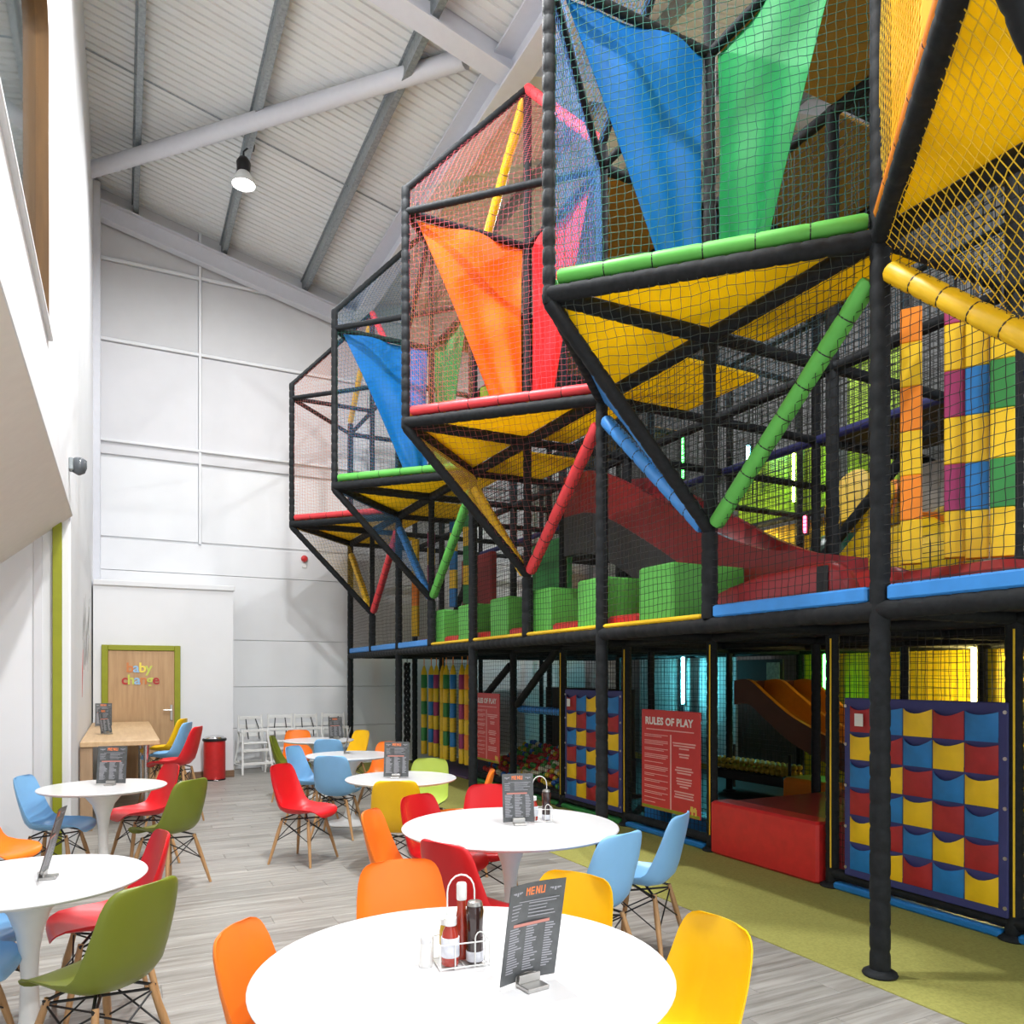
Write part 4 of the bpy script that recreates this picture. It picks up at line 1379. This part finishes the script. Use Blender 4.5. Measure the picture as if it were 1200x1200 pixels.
CH = [
    ('orange', 0.52, 2.35, 238, 'orange shell chair at the left of the large front table'),
    ('orange', 1.01, 2.83, 175, 'orange shell chair behind the large front table'),
    ('red', 1.56, 3.44, 293, 'red shell chair seen from behind between the two large tables'),
    ('yellow', 1.36, 2.45, 115, 'yellow shell chair behind the menu on the front table'),
    ('yellow', 1.44, 1.88, 87, 'yellow shell chair at the right of the large front table'),
    ('red', 1.82, 4.51, 208, 'red shell chair at the back left of the middle table'),
    ('orange', 1.47, 4.15, 235, 'orange shell chair at the left of the middle table'),
    ('red', 2.22, 4.73, 151, 'red shell chair behind the menu on the middle table'),
    ('orange', 2.48, 5.81, 65, 'orange shell chair seen edge-on beside a black post behind the middle table'),
    ('blue', 2.14, 3.37, 15, 'blue shell chair at the right of the middle table, back turned'),
    ('blue', 2.67, 3.63, 33, 'blue shell chair standing free on the green carpet edge'),
    ('red', 1.41, 6.74, 225, 'red shell chair alone in the aisle facing the small tables'),
    ('yellow', 1.90, 5.67, 336, 'yellow shell chair in front of the small table with the grey menu'),
    ('lime green', 2.43, 6.56, 143, 'lime green shell chair behind a small round table'),
    ('blue', 1.86, 8.48, 228, 'light blue shell chair facing right at the table with the edge-on menu'),
    ('blue', 1.93, 7.64, 328, 'blue shell chair with its back turned in front of the edge-on menu'),
    ('orange', 2.63, 8.53, 133, 'orange shell chair right of the table with the edge-on menu'),
    ('blue', 2.35, 9.60, 333, 'blue shell chair in front of the farthest table'),
    ('yellow', 2.83, 10.62, 115, 'yellow shell chair at the right of the farthest table'),
    ('orange', 2.19, 10.94, 168, 'orange shell chair behind the farthest table'),
    ('olive green', 1.96, 10.16, 251, 'olive green shell chair at the left of the farthest table'),
    ('olive green', -0.08, 3.37, 41, 'olive green shell chair with its back turned at the front left'),
    ('red', -0.07, 4.13, 98, 'red shell chair behind the front left table'),
    ('blue', -0.64, 4.25, 238, 'blue shell chair at the far side of the front left table, cut by the edge'),
    ('blue', -0.63, 3.74, 258, 'blue shell chair at the lower left edge, mostly out of the photo'),
    ('orange', -0.76, 6.10, 233, 'orange shell chair cut by the left edge below the blue one'),
    ('blue', -0.45, 6.92, 251, 'light blue shell chair at the green post by the left wall'),
    ('red', 0.16, 7.27, 111, 'red shell chair behind the small table by the green post'),
    ('olive green', 0.31, 6.40, 41, 'olive green shell chair at the small table by the green post'),
]
for a in CH:
    chair(*a)
chair('red', 0.50, 9.0, 66, 'red high-seated shell stool at the near end of the oak counter', 0.23, 'shell_stool', 'stool')
chair('blue', 0.46, 9.85, 66, 'blue high-seated shell stool, second along the oak counter', 0.23, 'shell_stool', 'stool')
chair('yellow', 0.47, 10.75, 66, 'yellow high-seated shell stool, third along the oak counter', 0.23, 'shell_stool', 'stool')

# oak counter along the left wall
ct = thing('oak_counter', 'oak counter along the left wall beside the changing room door', 'counter', (0, 10.9, 0))
MB().rbox(XW, 0.36, 9.0, 12.70, 0.865, 0.92, 0.006).build('worktop', M_OAKX, ct)
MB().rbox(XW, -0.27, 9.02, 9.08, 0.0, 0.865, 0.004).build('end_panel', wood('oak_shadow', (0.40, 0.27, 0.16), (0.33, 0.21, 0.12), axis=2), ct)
for yy in (9.35, 12.4):
    lg = MB()
    lg.tube([(0.24, yy, 0.0), (0.24, yy, 0.865)], 0.03, 14)
    lg.lathe([(0.06, 0.0), (0.06, 0.006), (0.035, 0.02)], 16, 0.24, yy)
    lg.build('leg', M_CHROME, ct, 40)


# menus in steel clips
def menu(label, x, y, z, deg, W=0.185, H=0.27, lean=8, big=False):
    t = thing('menu_stand', label, 'menu', (x, y, z), math.radians(deg), group='dark menu cards in steel stands')
    h = MB()
    h.rbox(-0.035, 0.035, -0.055, 0.012, 0.0, 0.012, 0.002)
    h.rbox(-0.035, 0.035, -0.012, -0.006, 0.012, 0.035, 0.001)
    h.rbox(-0.035, 0.035, 0.006, 0.012, 0.012, 0.035, 0.001)
    h.build('clip', M_STEEL, t, None, False)
    k = math.tan(math.radians(lean))

    def pt(u, v, off=0.0):
        yy = v * H * k + 0.012 * math.sin(PI * (u + 0.5)) - off
        return (u * W, yy, 0.013 + v * H)
    c = MB()
    N = 6
    vs = [pt(-0.5 + i / N, j / N, s_) for s_ in (0.001, -0.001) for j in range(N + 1) for i in range(N + 1)]
    fs = []
    w_ = N + 1
    for s_ in (0, 1):
        for j in range(N):
            for i in range(N):
                q = tuple(s_ * w_ * w_ + a for a in (j * w_ + i, j * w_ + i + 1, (j + 1) * w_ + i + 1, (j + 1) * w_ + i))
                fs.append(q if s_ == 0 else q[::-1])
    c.add(vs, fs)
    cd_ = c.build('card', M_CARD, t, 180, False)
    pr = MB()

    def bar(u0, u1, v0, v1, mi=0):
        pr.mi(mi)
        m_ = (u0 + u1) / 2
        pr.quad(pt(u0, v0, 0.0016), pt(u1, v0, 0.0016), pt(u1, v1, 0.0016), pt(u0, v1, 0.0016))
    rr = random.Random(int(x * 100 + y * 37))
    # winged emblems either side of the heading
    for cu_ in (-0.34, 0.34):
        for dx, dv, hh in ((-0.075, 0.012, 0.012), (-0.045, 0.004, 0.02), (0.0, -0.012, 0.036), (0.045, 0.004, 0.02), (0.075, 0.012, 0.012)):
            bar(cu_ + dx - 0.016, cu_ + dx + 0.016, 0.90 + dv, 0.90 + dv + hh)
    # heading strokes: MENU
    def stroke(u0, v0, u1, v1, wd=0.014):
        pr.mi(1)
        pr.quad(pt(u0 - wd, v0, 0.0017), pt(u0 + wd, v0, 0.0017), pt(u1 + wd, v1, 0.0017), pt(u1 - wd, v1, 0.0017))
    for i, ltr in enumerate('MENU'):
        b0 = -0.17 + i * 0.09
        lo, hi = 0.875, 0.955
        if ltr in 'MNU':
            stroke(b0, lo, b0, hi, 0.010)
            stroke(b0 + 0.055, lo, b0 + 0.055, hi, 0.010)
        if ltr == 'M':
            stroke(b0, hi, b0 + 0.027, 0.915, 0.008)
            stroke(b0 + 0.055, hi, b0 + 0.027, 0.915, 0.008)
        if ltr == 'N':
            stroke(b0, hi, b0 + 0.055, lo, 0.010)
        if ltr == 'E':
            stroke(b0, lo, b0, hi, 0.010)
            for vv in (lo, 0.908, hi - 0.014):
                bar(b0, b0 + 0.055, vv, vv + 0.014, 1)
        if ltr == 'U':
            bar(b0, b0 + 0.055, lo, lo + 0.014, 1)
    bar(-0.30, 0.42, 0.818, 0.826)
    v = 0.79
    while v > 0.62:
        bar(-0.42, -0.42 + rr.uniform(0.12, 0.2), v, v + 0.010)
        bar(-0.10, rr.uniform(0.15, 0.4), v, v + 0.010)
        v -= 0.034
    # second sheet in front with a pinkish heading and columns of small print
    bar(-0.36, 0.30, 0.575, 0.605, 2)
    v = 0.55
    while v > 0.10:
        for u0, u1 in ((-0.42, -0.16), (-0.10, 0.16), (0.24, 0.42)):
            e = rr.uniform(0.5, 1.0)
            bar(u0, u0 + (u1 - u0) * e, v, v + 0.013)
        v -= 0.026
    pr.build('print', [M_PRINT, M_PRINTO, M_PRINTR], cd_, None, False)
    return t


TZ = 0.740
menu('menu card on the large front table', 1.006, 1.885, TZ, 7, 0.185, 0.285, -11)
menu('menu card on the middle table beside its caddy', 2.049, 3.948, TZ, -15, 0.185, 0.275)
menu('menu card on the small table with the lime green chair', 2.051, 6.192, TZ, -29, 0.21, 0.29)
menu('menu card on the table by the green post', -0.078, 6.821, TZ, -20, 0.22, 0.29)
menu('edge-on menu card on the table with the blue chairs', 2.199, 8.422, TZ, 74, 0.185, 0.28, -14)
menu('menu card on the farthest table', 2.601, 10.41, TZ, 10, 0.2, 0.28)
menu('edge-on menu card on the front left table', -0.30, 3.80, TZ, 83, 0.185, 0.28, -15)
menu('menu card near the front of the oak counter', -0.16, 10.1, 0.92, 52, 0.185, 0.28)
menu('menu card leaning at the back of the oak counter', -0.22, 11.6, 0.92, 0, 0.2, 0.30)


# condiment caddies: wire racks; every bottle is its own thing
def bottle(label, x, y, z, prof, mt, cap, capmat, lab_z=None, lab_mat=None, name='sauce_bottle', R=None):
    t = thing(name, label, 'bottle', (x, y, z), group='sauce bottles in the table caddies')
    MB().lathe(prof, 20).build('body', mt, t, 50, False)
    MB().lathe(cap, 16).build('cap', capmat, t, 40, False)
    if lab_z:
        MB().lathe([(R, lab_z[0]), (R + 0.0006, lab_z[0] + 0.001), (R + 0.0006, lab_z[1] - 0.001), (R, lab_z[1])], 20).build('label', lab_mat, t, 50, False)
    return t


M_KETCH = mat('ketchup', (0.42, 0.035, 0.02), 0.15, coat=0.5)
M_MUST = mat('mustard', (0.62, 0.38, 0.02), 0.2, coat=0.4)
M_BROWNS = mat('brown_sauce', (0.035, 0.014, 0.012), 0.12, coat=0.6)
M_HOT = mat('chilli_sauce', (0.40, 0.04, 0.02), 0.15, coat=0.5)
M_LAB = mat('pale_label', (0.72, 0.74, 0.80), 0.5, var=0.15, scale=40)


def caddy(x, y, where, deg, full=True):
    z = TZ
    t = thing('condiment_caddy', 'white wire condiment caddy with a looped handle on the ' + where, 'caddy', (x, y, z), math.radians(deg), group='wire condiment caddies')
    wv = MB()
    W, D = 0.075, 0.048
    for zz in (0.006, 0.075):
        wv.tube([(-W, -D, zz), (W, -D, zz), (W, D, zz), (-W, D, zz), (-W, -D, zz)], 0.0022, 6)
    for xx, yy in ((-W, -D), (W, -D), (W, D), (-W, D), (-W / 2.5, -D), (W / 2.5, -D), (-W / 2.5, D), (W / 2.5, D)):
        wv.tube([(xx, yy, 0.001), (xx, yy, 0.075)], 0.0022, 6)
    for k in range(5):
        xx = -W + 2 * W * k / 4
        wv.tube([(xx, -D, 0.006), (xx, D, 0.006)], 0.0018, 6)
    wv.build('basket', M_WHITEP, t, 40, False)
    hv = MB()
    loop = [(-0.042, 0, 0.006), (-0.042, 0, 0.215)] + [(-0.042 * math.cos(a), 0, 0.215 + 0.05 * math.sin(a)) for a in [PI * k / 8 for k in range(1, 8)]] + [(0.042, 0, 0.215), (0.042, 0, 0.006)]
    hv.tube(loop, 0.0026, 6)
    hv.build('handle', M_WHITEP, t, 60, False)
    lp = MB()
    lp.tube([(0.03, -D - 0.002, 0.01), (0.03, -D - 0.002, 0.085)] + [(0.045 - 0.015 * math.cos(a), -D - 0.002, 0.085 + 0.02 * math.sin(a)) for a in [PI * k / 6 for k in range(1, 6)]] + [(0.06, -D - 0.002, 0.085), (0.06, -D - 0.002, 0.01)], 0.0022, 6)
    lp.build('card_clip', M_WHITEP, t, 60, False)
    ca, sa = math.cos(math.radians(deg)), math.sin(math.radians(deg))

    def w_(lx, ly):
        return x + lx * ca - ly * sa, y + lx * sa + ly * ca
    zb = z + 0.0085
    bx, by = w_(-0.038, -0.020)
    bottle('red ketchup bottle with a white cap on the ' + where, bx, by, zb, [(0.024, 0), (0.0265, 0.004), (0.0265, 0.075), (0.022, 0.098), (0.0155, 0.112), (0.0155, 0.116)], M_KETCH, [(0.018, 0.116), (0.019, 0.118), (0.019, 0.138), (0.016, 0.141)], M_WHITEP, (0.025, 0.082), M_LAB, R=0.0268)
    bx, by = w_(0.038, -0.018)
    bottle('dark brown sauce bottle on the ' + where, bx, by, zb, [(0.024, 0), (0.026, 0.003), (0.026, 0.03), (0.0245, 0.1), (0.027, 0.15), (0.024, 0.165)], M_BROWNS, [(0.022, 0.165), (0.024, 0.167), (0.021, 0.178), (0.012, 0.181)], M_STEEL, (0.004, 0.034), M_LAB, R=0.0262)
    if full:
        bx, by = w_(-0.042, 0.024)
        bottle('yellow mustard bottle with a white cap on the ' + where, bx, by, zb, [(0.017, 0), (0.018, 0.003), (0.018, 0.085), (0.015, 0.10), (0.012, 0.105)], M_MUST, [(0.014, 0.105), (0.015, 0.107), (0.015, 0.122), (0.012, 0.125)], M_WHITEP)
        bx, by = w_(0.008, 0.022)
        bottle('tall chilli sauce bottle with a pale cap on the ' + where, bx, by, zb, [(0.021, 0), (0.0225, 0.003), (0.0225, 0.10), (0.0135, 0.145), (0.0125, 0.175)], M_HOT, [(0.0145, 0.175), (0.0155, 0.177), (0.0155, 0.222), (0.013, 0.226)], M_WHITEP)
        sx, sy = w_(-0.105, 0.01)
        sh = thing('salt_shaker', 'small white salt shaker beside the caddy on the ' + where, 'shaker', (sx, sy, z))
        MB().lathe([(0.019, 0), (0.020, 0.004), (0.018, 0.05), (0.016, 0.07)], 18).build('body', M_WHITEP, sh, 50, False)
        MB().lathe([(0.017, 0.07), (0.0175, 0.08), (0.012, 0.092), (0.004, 0.096)], 18).build('cap', M_WHITE, sh, 50, False)


caddy(0.905, 2.12, 'large front table', -8)
caddy(2.21, 3.99, 'middle table', -25, False)

# pedal bin
bn = thing('pedal_bin', 'red cylindrical waste bin with a chrome lid rim by the brown skirting', 'bin', (1.27, 12.62, 0))
MB().lathe([(0.155, 0.02), (0.16, 0.03), (0.16, 0.60)], 32).build('body', M_RED, bn, 40, False)
MB().lathe([(0.163, 0.0), (0.163, 0.02)], 32).build('foot_ring', M_BLACKM, bn, 40, False)
MB().lathe([(0.172, 0.60), (0.176, 0.605), (0.176, 0.635), (0.165, 0.64)], 32).build('lid_rim', M_BLACKM, bn, 40, False)
MB().lathe([(0.15, 0.64), (0.13, 0.67), (0.06, 0.69), (0.0, 0.695)], 32).build('lid', M_CHROME, bn, 60, False)
MB().rbox(-0.03, 0.03, -0.21, -0.155, 0.008, 0.02, 0.003).build('pedal', M_CHROME, bn, None, False)


# white wooden high chairs along the gable wall
def high_chair(x, y, deg, label, s=1.0):
    t = thing('high_chair', label, 'high chair', (x, y, 0), math.radians(deg), group='white high chairs along the gable wall')
    t.scale = (s, s, s)
    for sx in (-1, 1):
        f_ = MB().tube([(sx * 0.25, -0.25, 0.0), (sx * 0.20, -0.10, 0.72)], 0.018, 8)
        f_.build('leg', M_WHITEP, t, 40, False)
        MB().tube([(sx * 0.25, 0.25, 0.0), (sx * 0.20, 0.12, 0.50), (sx * 0.19, 0.15, 0.95)], 0.018, 8).build('leg', M_WHITEP, t, 40, False)
        MB().tube([(sx * 0.215, -0.13, 0.68), (sx * 0.195, 0.15, 0.68)], 0.016, 8).build('armrest', M_WHITEP, t, 40, False)
        MB().tube([(sx * 0.24, -0.23, 0.14), (sx * 0.24, 0.22, 0.14)], 0.013, 8).build('side_rail', M_WHITEP, t, 40, False)
    for yy, zz in ((-0.215, 0.17), (-0.16, 0.38), (0.23, 0.17), (-0.1, 0.70)):
        MB().rbox(-0.23, 0.23, yy - 0.012, yy + 0.012, zz - 0.022, zz + 0.022, 0.004).build('crossbar', M_WHITEP, t, None, False)
    MB().rbox(-0.20, 0.20, -0.13, 0.15, 0.48, 0.505, 0.008).build('seat', M_WHITEP, t, None, False)
    for zz in (0.62, 0.76, 0.90):
        MB().rbox(-0.19, 0.19, 0.135, 0.155, zz - 0.03, zz + 0.03, 0.005).build('back_slat', M_WHITEP, t, None, False)
    sm = MB()
    for sx in (-0.08, 0.08):
        sm.tube([(sx, 0.12, 0.88), (sx * 1.2, 0.02, 0.74), (sx * 1.1, -0.04, 0.56)], 0.009, 6)
    sm.build('strap', M_TIE, t, None, False)


for i, (hx, hy, hd_) in enumerate(((1.93, 13.25, 10), (2.40, 13.42, -8), (2.86, 13.40, 4), (3.33, 13.45, -5))):
    high_chair(hx, hy, hd_, 'white wooden high chair at the gable wall, ' + ['next to the red bin', 'second from the red bin', 'third from the red bin', 'last in the row by the black post'][i])

# small wall things
cc = thing('dome_camera', 'small grey dome camera at the end of the balcony front', 'camera', (-0.33, 7.2, 3.29))
cm = MB()
cm.rbox(-0.385, -0.35, 7.15, 7.25, 3.27, 3.37, 0.006)
cm.build('mount', M_GALV, cc)
MB().lathe([(0.01, -0.07), (0.045, -0.05), (0.06, -0.01), (0.06, 0.05), (0.03, 0.07)], 16, -0.315, 7.2, 3.31).build('dome', mat('smoked_dome', (0.09, 0.10, 0.11), 0.15), cc, 60)
al = thing('fire_sounder', 'small red fire alarm sounder high on the gable wall', 'alarm', (2.89, YB - 0.05, 3.68))
MB().tube_profile([(0.055, 0), (0.06, 0.01), (0.06, 0.03), (0.04, 0.06), (0.02, 0.065)], 16, (2.89, YB - 0.045, 3.68), (0, -1, 0)).build('body', M_RED, al, 40)
MB().rbox(2.85, 2.93, YB - 0.06, YB - 0.045, 3.52, 3.60, 0.004).build('back_box', M_WHITEP, al)
# painted leafy spray on the left wall over the counter
aw = thing('wall_decal', 'leafy grey and red spray decal on the left wall above the counter', 'decal', (XW, 11, 1.4))
g1, g2 = MB(), MB()
rr = random.Random(4)
for k in range(16):
    y0 = 9.9 + rr.uniform(0, 1.7)
    z0_ = 1.75 + rr.uniform(-0.15, 0.5)
    L = rr.uniform(0.3, 0.8)
    a = rr.uniform(0.5, 1.2)
    q = [(XW - 0.0135, y0, z0_), (XW - 0.0135, y0 + L * math.cos(a) * 0.45 - 0.05, z0_ + L * math.sin(a) * 0.5 + 0.02), (XW - 0.0135, y0 + L * math.cos(a), z0_ + L * math.sin(a)), (XW - 0.0135, y0 + L * math.cos(a) * 0.5 + 0.05, z0_ + L * math.sin(a) * 0.45 - 0.02)]
    g1.slab(q, (0.0025, 0, 0))
g2.slab([(XW - 0.0135, 9.82, 1.36), (XW - 0.0135, 9.98, 1.62), (XW - 0.0135, 10.02, 1.9), (XW - 0.0135, 9.88, 1.68)], (0.0025, 0, 0))
g1.build('spray', mat('decal_grey', (0.38, 0.37, 0.36), 0.6), aw)
g2.build('red_leaf', M_SIGN, aw)
